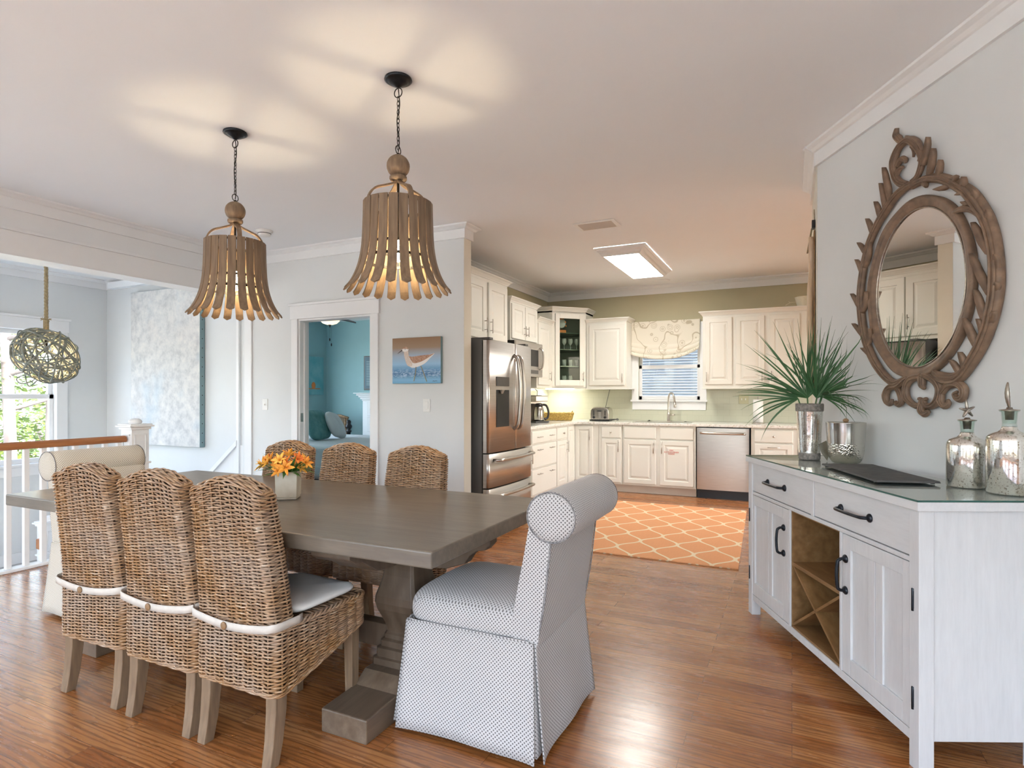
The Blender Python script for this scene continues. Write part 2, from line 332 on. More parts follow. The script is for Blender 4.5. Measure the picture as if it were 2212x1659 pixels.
# ------------------------------------------------------------ mesh helpers
class MB:
    """collects shapes; base = origin subtracted from every vertex so parts can be written in room coordinates"""
    def __init__(s, base=(0, 0, 0)): s.v = []; s.f = []; s.uv = []; s.b = Vector(base); s.sm = []; s.mt = []; s.cur = 0; s.M = None
    def add(s, vs, fs, uvs=None, smooth=False):
        n = len(s.v)
        for p in vs:
            p = Vector(p)
            if s.M is not None: p = s.M @ p
            s.v.append(tuple(p - s.b))
        for i, f in enumerate(fs):
            s.f.append(tuple(k+n for k in f)); s.sm.append(smooth); s.mt.append(s.cur)
            s.uv.append(uvs[i] if uvs else None)
        return s
    def box(s, x0, x1, y0, y1, z0, z1):
        vs = [(x, y, z) for z in (z0, z1) for y in (y0, y1) for x in (x0, x1)]
        fs = [(0, 2, 3, 1), (4, 5, 7, 6), (0, 1, 5, 4), (2, 6, 7, 3), (0, 4, 6, 2), (1, 3, 7, 5)]
        return s.add(vs, fs)
    def prism(s, pts, f0, f1, cap=True):
        """pts 2d outline; f0,f1 functions mapping (a,b)->3d for the two ends"""
        n = len(pts); vs = [f0(*p) for p in pts] + [f1(*p) for p in pts]
        fs = [(i, (i+1) % n, n+(i+1) % n, n+i) for i in range(n)]
        if cap: fs += [tuple(range(n-1, -1, -1)), tuple(range(n, 2*n))]
        return s.add(vs, fs)
    def tube(s, pts, r, n=8, closed=False, flat=1., up=None, cap=True, smooth=True):
        P = [Vector(p) for p in pts]; m = len(P)
        R = r if isinstance(r, (list, tuple)) else [r]*m
        vs = []; prev = Vector(up) if up else None
        for i in range(m):
            a = P[(i-1) % m] if (closed or i > 0) else P[i]; c = P[(i+1) % m] if (closed or i < m-1) else P[i]
            t = (c-a)
            if t.length < 1e-9: t = Vector((0, 0, 1))
            t.normalize()
            if prev is None:
                prev = Vector((0, 0, 1)) if abs(t.z) < .9 else Vector((1, 0, 0))
            q = prev - t*prev.dot(t)
            if q.length < 1e-6: q = t.orthogonal()
            q.normalize()
            if up is None: prev = q
            w = t.cross(q)
            for k in range(n):
                an = 2*PI*k/n
                vs.append(P[i] + q*cos(an)*R[i]*flat + w*sin(an)*R[i])
        fs = []
        for i in range(m if closed else m-1):
            j = (i+1) % m
            for k in range(n): fs.append((i*n+k, i*n+(k+1) % n, j*n+(k+1) % n, j*n+k))
        if cap and not closed: fs += [tuple(range(n-1, -1, -1)), tuple((m-1)*n+k for k in range(n))]
        return s.add(vs, fs, smooth=smooth)
    def lathe(s, prof, n=24, c=(0, 0, 0), cap=True, smooth=True, ax='z', a0=0, sx=1, sy=1):
        vs = []
        for r, z in prof:
            for k in range(n):
                a = a0+2*PI*k/n; x, y = r*cos(a)*sx, r*sin(a)*sy
                if ax == 'z': vs.append((c[0]+x, c[1]+y, c[2]+z))
                elif ax == 'y': vs.append((c[0]+x, c[1]+z, c[2]+y))
                else: vs.append((c[0]+z, c[1]+x, c[2]+y))
        fs = []
        m = len(prof)
        for i in range(m-1):
            for k in range(n): fs.append((i*n+k, i*n+(k+1) % n, (i+1)*n+(k+1) % n, (i+1)*n+k))
        if cap: fs += [tuple(range(n-1, -1, -1)), tuple((m-1)*n+k for k in range(n))]
        return s.add(vs, fs, smooth=smooth)
    def ball(s, c, r, n=16, m=10, sx=1, sy=1, sz=1):
        prof = [(max(r*sin(PI*i/m), 1e-4), -r*cos(PI*i/m)*sz) for i in range(m+1)]
        return s.lathe(prof, n, c, sx=sx, sy=sy)
    def grid(s, fn, nu, nv, su=1, sv=1, smooth=True, closeu=False):
        """fn(u,v)->point, uv in metres = (u*su, v*sv)"""
        vs = []; 
        for j in range(nv+1):
            for i in range(nu+(0 if closeu else 1)): vs.append(fn(i/nu, j/nv))
        w = nu if closeu else nu+1; fs = []; uvs = []
        for j in range(nv):
            for i in range(nu):
                i2 = (i+1) % w if closeu else i+1
                fs.append((j*w+i, j*w+i2, (j+1)*w+i2, (j+1)*w+i))
                uvs.append([(i/nu*su, j/nv*sv), ((i+1)/nu*su, j/nv*sv), ((i+1)/nu*su, (j+1)/nv*sv), (i/nu*su, (j+1)/nv*sv)])
        return s.add(vs, fs, uvs, smooth)
    def boxuv(s, sc=1.):
        """fill missing uvs by box projection in metres"""
        for i, f in enumerate(s.f):
            if s.uv[i] is not None: continue
            p = [Vector(s.v[k]) for k in f]; nrm = (p[1]-p[0]).cross(p[2]-p[0])
            a = max(range(3), key=lambda k: abs(nrm[k]))
            ii, jj = [(1, 2), (0, 2), (0, 1)][a]
            s.uv[i] = [(q[ii]*sc, q[jj]*sc) for q in p]
        return s
    def obj(s, name, mats, parent=None, bevel=0, seg=2, sub=0, recalc=True, loc=None, solid=0):
        me = bpy.data.meshes.new(name); me.from_pydata(s.v, [], s.f)
        if isinstance(mats, str): mats = [mats]
        for q in mats: me.materials.append(MATS[q])
        me.polygons.foreach_set('use_smooth', s.sm)
        if len(mats) > 1: me.polygons.foreach_set('material_index', s.mt)
        if any(u is not None for u in s.uv):
            s.boxuv(); ul = me.uv_layers.new(name='uv'); flat = []
            for u in s.uv:
                for q in u: flat += [q[0], q[1]]
            ul.data.foreach_set('uv', flat)
        if recalc:
            bm = bmesh.new(); bm.from_mesh(me); bmesh.ops.recalc_face_normals(bm, faces=bm.faces); bm.to_mesh(me); bm.free()
        me.update()
        o = bpy.data.objects.new(name, me); C.objects.link(o)
        if parent is not None: o.parent = parent
        elif s.b.length > 0: o.location = s.b
        if loc is not None: o.location = loc
        if bevel:
            d = o.modifiers.new('bevel', 'BEVEL'); d.width = bevel; d.segments = seg; d.limit_method = 'ANGLE'; d.angle_limit = math.radians(40)
        if solid:
            d = o.modifiers.new('solid', 'SOLIDIFY'); d.thickness = solid; d.offset = 0
        if sub:
            d = o.modifiers.new('sub', 'SUBSURF'); d.levels = sub; d.render_levels = sub
        return o
def tag(o, label=None, cat=None, group=None, kind=None):
    if label: o['label'] = label
    if cat: o['category'] = cat
    if group: o['group'] = group
    if kind: o['kind'] = kind
    return o
def thing(name, label, cat, loc=(0, 0, 0), rz=0, group=None):
    o = bpy.data.objects.new(name, None); C.objects.link(o); o.empty_display_size = .1
    o.location = loc; o.rotation_euler = (0, 0, rz)
    return tag(o, label, cat, group)
def struct(name, mb, mat, bevel=0, parent=None, **k):
    o = mb.obj(name, mat, parent, bevel, **k)
    if parent is None: o['kind'] = 'structure'
    return o
def children(o): return [c for c in bpy.data.objects if c.parent == o]
def dup(root, loc, rz, label=None):
    kids = {}
    for c in bpy.data.objects: kids.setdefault(c.parent, []).append(c)
    def rec(o, par):
        c = o.copy(); C.objects.link(c); c.parent = par
        for k in kids.get(o, []): rec(k, c)
        return c
    r = rec(root, None); r.location = loc; r.rotation_euler = (0, 0, rz)
    if label: r['label'] = label
    return r
def arc(cx, cy, r, a0, a1, n):
    return [(cx+r*cos(math.radians(a0+(a1-a0)*i/n)), cy+r*sin(math.radians(a0+(a1-a0)*i/n))) for i in range(n+1)]
def smooth_path(pts, k=6):
    """Catmull-Rom through the points"""
    P = [Vector(p) for p in pts]; out = []
    for i in range(len(P)-1):
        p0 = P[max(i-1, 0)]; p1 = P[i]; p2 = P[i+1]; p3 = P[min(i+2, len(P)-1)]
        for j in range(k):
            t = j/k
            out.append(.5*((2*p1)+(p2-p0)*t+(2*p0-5*p1+4*p2-p3)*t*t+(3*p1-p0-3*p2+p3)*t**3))
    out.append(P[-1]); return out

# ------------------------------------------------------------ room shell
H = 2.74; YB = 4.44; XB = -5.38
YK = 8.03; XK = -3.25
# mirror wall frame: U runs along the wall towards the viewer, N points away from the room into the wall
W0 = Vector((.138, 3.964, 0)); U = Vector((.4595, -.8882, 0)); N = Vector((.8882, .4595, 0))
m = MB(); m.box(-4.96, 3.6, -3.0, 8.15, -.1, 0)
fl = struct('floor', m, 'oak_floor')
m = MB(); m.box(-8.2, 3.6, -3.1, 4.52, H, H+.1); m.box(-3.4, 3.6, 4.52, 8.15, H, H+.1); m.box(-8.2, -5.2, 4.52, 4.8, H, H+.1)
struct('ceiling', m, 'ceiling_paint')
# bird picture wall with the bedroom doorway (opening X -4.515..-3.593, to 2.02)
DX0, DX1, DZ = -4.515, -3.593, 2.02
m = MB(); m.box(-5.27, DX0, YB, YB+.123, 0, H); m.box(DX1, -2.583, YB, YB+.123, 0, H); m.box(DX0, DX1, YB, YB+.123, DZ, H)
struct('wall_back', m, 'wall_paint')
m = MB(); m.box(-2.5855, -2.5805, YB+.002, YB+.1225, 0.0, H-.002)
struct('trim_1', m, 'cream_end')
# mirror wall: a slab behind the wall line, closed towards the rear
def wpt(u, n, z): # u measured from the wall end, n from the wall face
    p = W0 + U*u + N*n; return (p.x, p.y, z)
m = MB(); L = 6.6
vs = [wpt(0, 0, 0), wpt(L, 0, 0), wpt(L, .6, 0), wpt(.9, .6, 0), (.60, 4.75, 0), (.138, 4.75, 0)]
vs2 = [(a, b, H) for a, b, c in vs]
n6 = len(vs); m.add(vs+vs2, [(i, (i+1) % n6, n6+(i+1) % n6, n6+i) for i in range(n6)] + [tuple(range(n6))[::-1], tuple(range(n6, 2*n6))])
struct('wall_right', m, 'wall_paint')
m = MB(); m.box(.133, .1378, 3.972, 4.752, .0, H-.002); struct('trim_2', m, 'cream_end')
# kitchen walls
m = MB(); m.box(XK-.12, XK, YB+.123, YK+.12, 0, H); struct('wall_kitchen_left', m, 'khaki_paint')
WX0, WX1, WZ0, WZ1 = -1.90, -1.09, 1.19, 2.10
m = MB()
m.box(XK, WX0, YK, YK+.12, 0, H); m.box(WX1, 3.6, YK, YK+.12, 0, H); m.box(WX0, WX1, YK, YK+.12, 0, WZ0); m.box(WX0, WX1, YK, YK+.12, WZ1, H)
struct('wall_kitchen_back', m, 'khaki_paint')
m = MB(); m.box(3.5, 3.6, -3., 5.5, 0, H); m.box(3.5, 3.6, 6.9, YK+.12, 0, H); m.box(3.5, 3.6, 5.5, 6.9, 2.2, H); m.box(3.5, 3.6, 5.5, 6.9, 0, .9); m.box(.6, 3.5, 4.63, 4.75, 0, H); struct('wall_kitchen_right', m, 'khaki_paint')  # opening in this unseen wall added to bring daylight into the kitchen
# rear wall behind the viewer with windows
m = MB(); xs = [-8.2]; 
for cx in (-4.1, -2.1, -.1, 1.9): xs += [cx-.75, cx+.75]
xs += [3.6]
for i in range(0, len(xs), 2): m.box(xs[i], xs[i+1], -3.0, -2.88, -.9 if i == 0 else 0, H)
for cx in (-4.1, -2.1, -.1, 1.9): m.box(cx-.75, cx+.75, -3.0, -2.88, 0, .3); m.box(cx-.75, cx+.75, -3.0, -2.88, 2.4, H)
struct('wall_rear', m, 'wall_paint')
# stair hall
XS = -8.09; YS = 4.65
SW = [(3.09, 4.06), (2.0, 2.97), (.4, 1.37), (-1.2, -.23)]
m = MB(); ys = [-3.0]
for a, b in sorted(SW): ys += [a, b]
ys += [YS+.12]
for i in range(0, len(ys), 2): m.box(XS-.12, XS, ys[i], ys[i+1], -2.2, H)
for a, b in SW: m.box(XS-.12, XS, a, b, -2.2, .45); m.box(XS-.12, XS, a, b, 2.02, H)
struct('wall_stair_window', m, 'wall_paint')
m = MB(); m.box(XS, -5.27, YS, YS+.12, -2.2, H); m.box(-5.38, -5.27, YB+.05, YS, -.3, H); struct('wall_stair_back', m, 'wall_paint')
m = MB(); m.box(-5.05, -4.955, -3.0, YB, -2.2, -.012); struct('wall_stair_side', m, 'trim_paint')
m = MB(); m.box(XS, -5.05, 1.9, YS, -.80, -.70); m.box(XS, -6.6, 1.6, 1.9, -.98, -.88)
for k in range(6): m.box(XS, -6.6, 1.3-.28*k, 1.6-.28*k, -1.16-.18*k, -1.06-.18*k)
m.box(XS, -5.05, -3., 4.6, -2.3, -2.2)
struct('floor_landing', m, 'carpet')
# dropped header over the railing
m = MB(); m.box(XB, XB+.19, -3.0, YB, 2.288, H)
struct('wall_header', m, 'trim_paint')
m = MB()
m.box(XB+.19, XB+.205, -3.0, YB, 2.288, 2.46); m.box(XB+.19, XB+.222, -3.0, YB, 2.46, 2.483); m.box(XB-.01, XB+.21, -3., YB, 2.280, 2.290)
struct('trim_3', m, 'trim_paint', .002)
# crown mouldings (stepped profile: frieze board + cap)
def crown(name, p0, p1, inward, ht=.118, mat='trim_paint', e0=0, e1=0, cap=.035):
    """p0,p1 wall line points, inward unit vector into the room"""
    p0 = Vector((*p0, 0)); p1 = Vector((*p1, 0)); w = Vector((*inward, 0)); t = (p1-p0).normalized()
    prof = [(0, H-ht), (.018, H-ht), (.018, H-cap-.004), (.03, H-cap), (.045, H-.022), (.068, H-.012), (.07, H), (0, H)]
    m = MB(); n = len(prof); vs = []
    for P, e in ((p0, -e0), (p1, e1)):
        for d, z in prof:
            q = P + w*d + t*(d*e); vs.append((q.x, q.y, z))
    m.add(vs, [(i, (i+1) % n, n+(i+1) % n, n+i) for i in range(n)] + [tuple(range(n))[::-1], tuple(range(n, 2*n))])
    return struct(name, m, mat)
crown('trim_4', (XB+.19, -2.88), (XB+.19, YB), (1, 0), e1=-1)
crown('trim_5', (XB+.19, YB), (-2.583, YB), (0, -1), e0=-1, e1=1)
crown('trim_6', (-2.583, YB), (-2.583, YB+.123), (1, 0), e0=1, e1=1)
wE = W0 + U*L
crown('trim_7', (W0.x, W0.y), (wE.x, wE.y), (-N.x, -N.y), e0=.55)
crown('trim_8', (.138, 4.75), (.138, 3.964), (-1, 0), e0=0, e1=.55)
crown('trim_9', (XK, YB+.15), (XK, YK), (1, 0), e1=-1)
crown('trim_10', (XK, YK), (3.5, YK), (0, -1), e0=-1)
crown('trim_11', (XS, -2.88), (XS, YS), (1, 0), e1=-1)
crown('trim_12', (XS, YS), (XB, YS), (0, -1), e0=-1)
# baseboards
def base(name, p0, p1, inward, ht=.13, z=0):
    p0 = Vector((*p0, 0)); p1 = Vector((*p1, 0)); w = Vector((*inward, 0))*.016; m = MB()
    a, b_, c, d = p0, p1, p1+w, p0+w
    m.add([(q.x, q.y, z+.002) for q in (a, b_, c, d)]+[(q.x, q.y, z+ht) for q in (a, b_, c, d)], [(0, 3, 2, 1), (4, 5, 6, 7), (0, 1, 5, 4), (1, 2, 6, 5), (2, 3, 7, 6), (3, 0, 4, 7)])
    return struct(name, m, 'trim_paint', .003)
base('baseboard_back', (-5.17, YB), (-4.6, YB), (0, -1)); base('baseboard_back_right', (-3.49, YB), (-2.585, YB), (0, -1))
base('baseboard_mirror', (W0.x, W0.y), (wE.x, wE.y), (-N.x, -N.y))
base('baseboard_stair', (XS, 1.9), (XS, YS), (1, 0), z=-.70); base('baseboard_stair_back', (XS, YS), (-5.4, YS), (0, -1), z=-.70)
# corner board where the bird wall meets the stair opening
m = MB(); m.box(-5.275, -5.17, YB-.018, YB-.001, 0, 2.288); struct('trim_13', m, 'trim_paint', .003)

# door casing of the bedroom doorway + jambs
m = MB()
m.box(DX0-.082, DX0, YB-.02, YB-.001, 0, DZ); m.box(DX1, DX1+.092, YB-.02, YB-.001, 0, DZ)
m.box(DX0-.095, DX1+.105, YB-.024, YB-.001, DZ, DZ+.135); m.box(DX0-.11, DX1+.12, YB-.036, YB-.001, DZ+.135, DZ+.157)
m.box(DX0, DX0+.018, YB, YB+.123, 0, DZ-.018); m.box(DX1-.018, DX1, YB, YB+.123, 0, DZ-.018); m.box(DX0, DX1, YB, YB+.123, DZ-.018, DZ)
m.box(DX0+.018, DX0+.03, YB+.05, YB+.08, 0, DZ-.03)
d1 = struct('door_1', m, 'trim_paint', .002)
m = MB(); m.box(DX0+.018, DX0+.020, YB+.012, YB+.042, .98, 1.07); m.obj('strike_plate', 'nickel', d1)

# stair hall windows: casing, sill, sashes, panes
def stair_window(i, a, b):
    m = MB(); z0, z1 = .45, 2.02
    m.box(XS, XS+.022, a-.12, a, z0, z1); m.box(XS, XS+.022, b, b+.12, z0, z1)
    m.box(XS, XS+.026, a-.135, b+.135, z1, z1+.14); m.box(XS, XS+.045, a-.15, b+.15, z1+.14, z1+.165)
    m.box(XS-.02, XS+.06, a-.14, b+.14, z0-.03, z0); m.box(XS, XS+.02, a-.12, b+.12, z0-.14, z0-.03)
    w = struct('window_%d' % i, m, 'trim_paint', .003)
    m = MB(); x0, x1 = XS-.09, XS-.05
    for zz0, zz1, dx in ((z0, 1.26, 0), (1.21, z1, -.03)):
        m.box(x0+dx, x1+dx, a, a+.045, zz0, zz1); m.box(x0+dx, x1+dx, b-.045, b, zz0, zz1)
        m.box(x0+dx, x1+dx, a, b, zz0, zz0+.055); m.box(x0+dx, x1+dx, a, b, zz1-.05, zz1)
    m.obj('sash', 'trim_paint', w, .002)
    m = MB(); m.box(XS-.072, XS-.069, a+.04, b-.04, z0+.05, 1.22); m.box(XS-.102, XS-.099, a+.04, b-.04, 1.25, z1-.04); m.obj('pane', 'window_glass', w)
for i, (a, b) in enumerate(SW): stair_window(i+1, a, b)
for i, cx in enumerate((-4.1, -2.1, -.1, 1.9)):
    m = MB()
    for x in (cx-.75, cx-.02, cx+.71): m.box(x, x+.04, -2.96, -2.90, .3, 2.4)
    for z in (.3, 1.33, 2.36): m.box(cx-.75, cx+.75, -2.96, -2.90, z, z+.04)
    m.box(cx-.85, cx-.75, -2.88, -2.86, .2, 2.5); m.box(cx+.75, cx+.85, -2.88, -2.86, .2, 2.5); m.box(cx-.87, cx+.87, -2.88, -2.855, 2.4, 2.52); m.box(cx-.87, cx+.87, -2.88, -2.84, .26, .3)
    struct('window_%d' % (i+5), m, 'trim_paint', .003)

# stair hall panelling rising at the right of the large canvas
m = MB()
def yb(a, b): return (a, YS-.012, b)
def yb2(a, b): return (a, YS-.002, b)
m.prism([(-6.12, .30), (-5.64, .69), (-5.45, .69), (-5.45, -.5), (-6.12, -.5)], yb, yb2)
for x in (-5.95, -5.87, -5.79, -5.71): m.box(x, x+.004, YS-.0125, YS-.011, -.5, .30+(x+6.12)*.81-.04)
def yc(a, b): return (a, YS-.04, b)
m.prism([(-6.17, .245), (-5.63, .685), (-5.63, .745), (-6.17, .305)], yc, yb2)
m.box(-5.64, -5.60, YS-.03, YS-.002, -.5, H-.12); m.box(-5.46, -5.40, YS-.03, YS-.002, -.5, H-.12)
struct('trim_14', m, 'trim_paint', .002)

# ------------------------------------------------------------ bedroom
BX0, BX1, BYB, BZ = -7.94, -3.37, 8.5, 2.62
m = MB(); m.box(BX0-.1, BX0, YS+.125, 5.3, 0, BZ); m.box(BX0-.1, BX0, 7.4, BYB+.1, 0, BZ); m.box(BX0-.1, BX0, 5.3, 7.4, 0, .5); m.box(BX0-.1, BX0, 5.3, 7.4, 2.4, BZ); struct('wall_bedroom_left', m, 'teal_paint')
m = MB(); m.box(BX0, BX1, BYB, BYB+.1, 0, BZ); struct('wall_bedroom_back', m, 'teal_paint')
m = MB(); m.box(-3.40, BX1, YB+.123, BYB, 0, BZ); struct('wall_bedroom_right', m, 'teal_paint')
m = MB(); m.box(BX0, -5.27, YS+.125, YS+.14, 0, BZ); m.box(-5.27, DX0-.002, YB+.125, YB+.14, 0, BZ); m.box(-5.27, -5.25, YB+.14, YS+.14, 0, BZ); m.box(DX1+.002, -3.40, YB+.123, YB+.14, 0, BZ); struct('wall_bedroom_front', m, 'teal_paint')
m = MB(); m.box(BX0, -3.41, YB+.13, BYB, BZ, BZ+.08); struct('ceiling_bedroom', m, 'ceiling_paint')
m = MB(); m.box(BX0, -3.41, YB+.124, BYB, -.1, -.002); struct('floor_bedroom', m, 'oak_floor')

# ------------------------------------------------------------ dining table
TX0, TX1, TY0, TY1, TZ = -3.52, -1.015, 1.545, 2.585, .76
t = thing('dining_table', 'long grey-brown trestle dining table with carved double pedestals', 'table', (-2.27, 2.065, 0))
B = (-2.27, 2.065, 0)
m = MB(B); m.box(TX0, TX1, TY0, TY1, TZ-.055, TZ); m.obj('tabletop', 'table_wood', t, .006, 3)
m = MB(B); m.box(-3.2, -1.34, 1.75, 1.78, .655, .705); m.box(-3.2, -1.34, 2.35, 2.38, .655, .705); m.box(-3.05, -1.5, 2.035, 2.095, .17, .27)
m.obj('apron', 'pedestal_wood', t, .003)
def sq(m, prof, cx, cy, ch=.18, ky=1.):
    """square turned profile with slightly clipped corners, (half width, z)"""
    out = []; n = 8; vs = []
    for r, z in prof:
        c = r*ch
        for x, y in ((r-c, -r), (r, -r+c), (r, r-c), (r-c, r), (-r+c, r), (-r, r-c), (-r, -r+c), (-r+c, -r)): vs.append((cx+x, cy+y*ky, z))
    fs = [(i*n+k, i*n+(k+1) % n, (i+1)*n+(k+1) % n, (i+1)*n+k) for i in range(len(prof)-1) for k in range(n)]
    fs += [tuple(range(n))[::-1], tuple((len(prof)-1)*n+k for k in range(n))]
    m.add(vs, fs)
for px in (-1.475, -3.09):
    m = MB(B)
    pr = [(.112, .705), (.112, .675), (.102, .662), (.102, .640), (.090, .628), (.090, .612)]
    # belly widest a third from the bottom
    for i in range(13):
        q = i/12; z = .612-.335*q
        r = .078-.014*q + .036*math.exp(-((q-.66)/.23)**2)
        pr.append((r, z))
    pr += [(.066, .262), (.074, .252), (.074, .236), (.086, .228), (.086, .205), (.098, .198), (.098, .165), (.110, .16), (.110, .125)]
    sq(m, pr, px, 2.065, .14)
    m.obj('pedestal', 'pedestal_wood', t, .002)
    m = MB(B)
    def f0(a, b): return (px-.105, a, b)
    def f1(a, b): return (px+.105, a, b)
    o = [(1.665, 0), (1.90, 0), (1.95, .035), (2.18, .035), (2.23, 0), (2.465, 0), (2.465, .088), (2.28, .095), (2.22, .135), (1.91, .135), (1.85, .095), (1.665, .088)]
    m.prism(o, f0, f1); m.obj('foot', 'foot_wood', t, .005)
    # scrolled brackets under the top
    for sx in (-1, 1):
        m = MB(B)
        kx = .78 if sx*(px+2.27) > 0 else 1.
        def g0(a, b): return (px+sx*(.09+(a-.09)*kx), 2.035, b)
        def g1(a, b): return (px+sx*(.09+(a-.09)*kx), 2.095, b)
        m.prism([(.095, .705), (.50, .705), (.50, .665), (.47, .64), (.42, .632), (.38, .61), (.35, .575), (.30, .562), (.24, .545), (.095, .54)], g0, g1)
        m.obj('bracket', 'pedestal_wood', t, .004)
    for sy in (-1, 1):
        m = MB(B)
        def g0(a, b): return (px-.09, 2.065+sy*a, b)
        def g1(a, b): return (px+.09, 2.065+sy*a, b)
        m.prism([(.095, .705), (.47, .705), (.47, .675), (.44, .655), (.40, .65), (.36, .625), (.32, .60), (.27, .592), (.095, .59)], g0, g1)
        m.obj('bracket', 'pedestal_wood', t, .004)

# ------------------------------------------------------------ wicker chair (local: front = +y)
def rrect(hx, y0, y1, r, step):
    """closed rounded rectangle, evenly resampled; returns list of (x, y, nx, ny)"""
    P = []
    for cx, cy, a0 in ((hx-r, y1-r, 0), (-hx+r, y1-r, 90), (-hx+r, y0+r, 180), (hx-r, y0+r, 270)):
        for k in range(7):
            a = math.radians(a0+90*k/6); P.append((cx+r*cos(a), cy+r*sin(a), cos(a), sin(a)))
    n = len(P); L = [0]
    for i in range(n): a, b = P[i], P[(i+1) % n]; L.append(L[-1]+math.hypot(a[0]-b[0], a[1]-b[1]))
    out = []
    cnt = max(8, int(round(L[-1]/step/2))*2)
    j = 0
    for k in range(cnt):
        d = L[-1]*k/cnt
        while L[j+1] < d: j += 1
        q = (d-L[j])/max(L[j+1]-L[j], 1e-9); a, b = P[j], P[(j+1) % n]
        out.append(tuple(a[i]+(b[i]-a[i])*q for i in range(4)))
    return out
rnd = random.Random(4)
def weave(mb, core, loopf, nrow, nst, rr, sub=6, amp=.0068, sides=5):
    """loopf(t)->(list of nst*sub points (x,y,z,nx,ny)); rows of rods passing in front of and behind the stakes"""
    for k in range(nrow+1):
        t = k/nrow; pts = loopf(t); n = len(pts); out = []
        j = rnd.uniform(-.0006, .0006)
        for i, (x, y, z, nx, ny) in enumerate(pts):
            w = cos(PI*i/sub + PI*(k % 2))*amp + j
            out.append((x+nx*w, y+ny*w, z+.0012*sin(i*1.3+k*2.1)))
        mb.tube(out, rr*rnd.uniform(.9, 1.08), sides, closed=True)
def chair_parts(t):
    ST = .048
    # seat box
    m = MB(); core = MB(); HX = .2; Y0, Y1 = -.225, .225
    ring = rrect(HX, Y0, Y1, .035, ST/6)
    n = len(ring)//12*12; ring = [ring[int(i*len(ring)/n)] for i in range(n)]; nst = n//6
    ring = rrect(HX, Y0, Y1, .035, sum(math.hypot(ring[i][0]-ring[i-1][0], ring[i][1]-ring[i-1][1]) for i in range(n))/n)
    def zb(x, y):
        q = (y-Y0)/(Y1-Y0); return .245+.125*max(0, (q-.06))**1.1
    def lp(tt): return [(x, y, zb(x, y)*(1-tt)+.455*tt, nx, ny) for x, y, nx, ny in ring]
    weave(m, core, lp, 34, nst, .0037)
    for i in range(0, len(ring), 6):
        x, y, nx, ny = ring[i]; m.tube([(x, y, zb(x, y)), (x, y, .46)], .0035, 5, cap=False)
    # braided borders
    def braid(path, r, R, tw, closed=True):
        for s in range(3):
            pts = []
            for i, p in enumerate(path):
                a = tw*i + 2*PI*s/3; pts.append((p[0]+p[3]*R*cos(a), p[1]+p[4]*R*cos(a), p[2]+R*sin(a)))
            m.tube(pts, r, 5, closed=closed)
    braid([(x, y, zb(x, y)-.004, nx, ny) for x, y, nx, ny in ring], .0042, .0045, 2*PI*int(len(ring)/24)/len(ring))
    top = [(x, y, .462, nx, ny) for x, y, nx, ny in ring]
    braid(top, .0046, .0065, 2*PI*int(len(ring)/9)/len(ring))
    # woven seat deck
    for k in range(22):
        y = Y0+.02+k*.019; m.tube([(x_, y, .458+.002*cos(PI*j+PI*k)) for j, x_ in enumerate([-.19+.38*q/12 for q in range(13)])], .005, 5)
    m.obj('seat', 'wicker_rod', t, recalc=False)
    inn = rrect(HX-.008, Y0+.008, Y1-.008, .03, .03)
    core.add([(x, y, zb(x, y)+.004) for x, y, _, _ in inn]+[(x, y, .455) for x, y, _, _ in inn],
             [(i, (i+1) % len(inn), len(inn)+(i+1) % len(inn), len(inn)+i) for i in range(len(inn))]+[tuple(range(len(inn), 2*len(inn)))], smooth=True)
    core.obj('seat_shade_core', 'wicker_core', t)  # filler core added behind the weave, painted dark as shade
    # backrest
    m = MB(); core = MB(); NR = 76
    base_ring = rrect(.195, 0, .09, .022, ST/6); n = len(base_ring)//12*12
    def bring(tt, inset=0, step=None):
        hx = .196-.018*tt-inset*.3; y0 = -.225-.050*tt**1.3+inset; y1 = y0+.094-.012*tt-2*inset
        P = rrect(hx, y0, y1, max(.012, .030-inset), .01)
        L = sum(math.hypot(P[i][0]-P[i-1][0], P[i][1]-P[i-1][1]) for i in range(len(P)))
        Q = rrect(hx, y0, y1, max(.012, .030-inset), L/n*1.0001)
        while len(Q) > n: Q.pop()
        while len(Q) < n: Q.append(Q[-1])
        return Q
    def ztop(x, tt):
        g = max(0, (tt-.72)/.28)**1.5; return .455+.452*tt+g*.048*cos(min(abs(x)/.185, 1)*PI/2)**1.25
    def lb(tt): return [(x, y, ztop(x, tt), nx, ny) for x, y, nx, ny in bring(tt)]
    weave(m, core, lb, NR, n//6, .0037)
    for i in range(0, n, 6):
        pts = []
        for k in range(9):
            tt = k/8; x, y, z, nx, ny = lb(tt)[i]; pts.append((x, y, z))
        m.tube(pts, .0035, 5, cap=False)
    for k, (ins, dz) in enumerate(((.003, .006), (.010, .010), (.019, .012), (.029, .013), (.038, .013))):
        pts = [(x+nx*.003*cos(PI*i/6+PI*k), y+ny*.003*cos(PI*i/6+PI*k), ztop(x, 1)+dz+.004*cos(PI*i/6+PI*k)) for i, (x, y, nx, ny) in enumerate(bring(1, ins))]
        m.tube(pts, .0042, 5, closed=True)
    m.obj('backrest', 'wicker_rod', t, recalc=False)
    vs = []; nn = 0
    for k in range(13):
        P = bring(min(k/12, 1), .008)
        nn = len(P); vs += [(x, y, ztop(x, k/12)+(.006 if k == 12 else 0)) for x, y, _, _ in P]
    core.add(vs, [(k*nn+i, k*nn+(i+1) % nn, (k+1)*nn+(i+1) % nn, (k+1)*nn+i) for k in range(12) for i in range(nn)]+[tuple(12*nn+i for i in range(nn))], smooth=True)
    core.obj('back_shade_core', 'wicker_core', t)  # same added filler core, dark in place of shade in the gaps
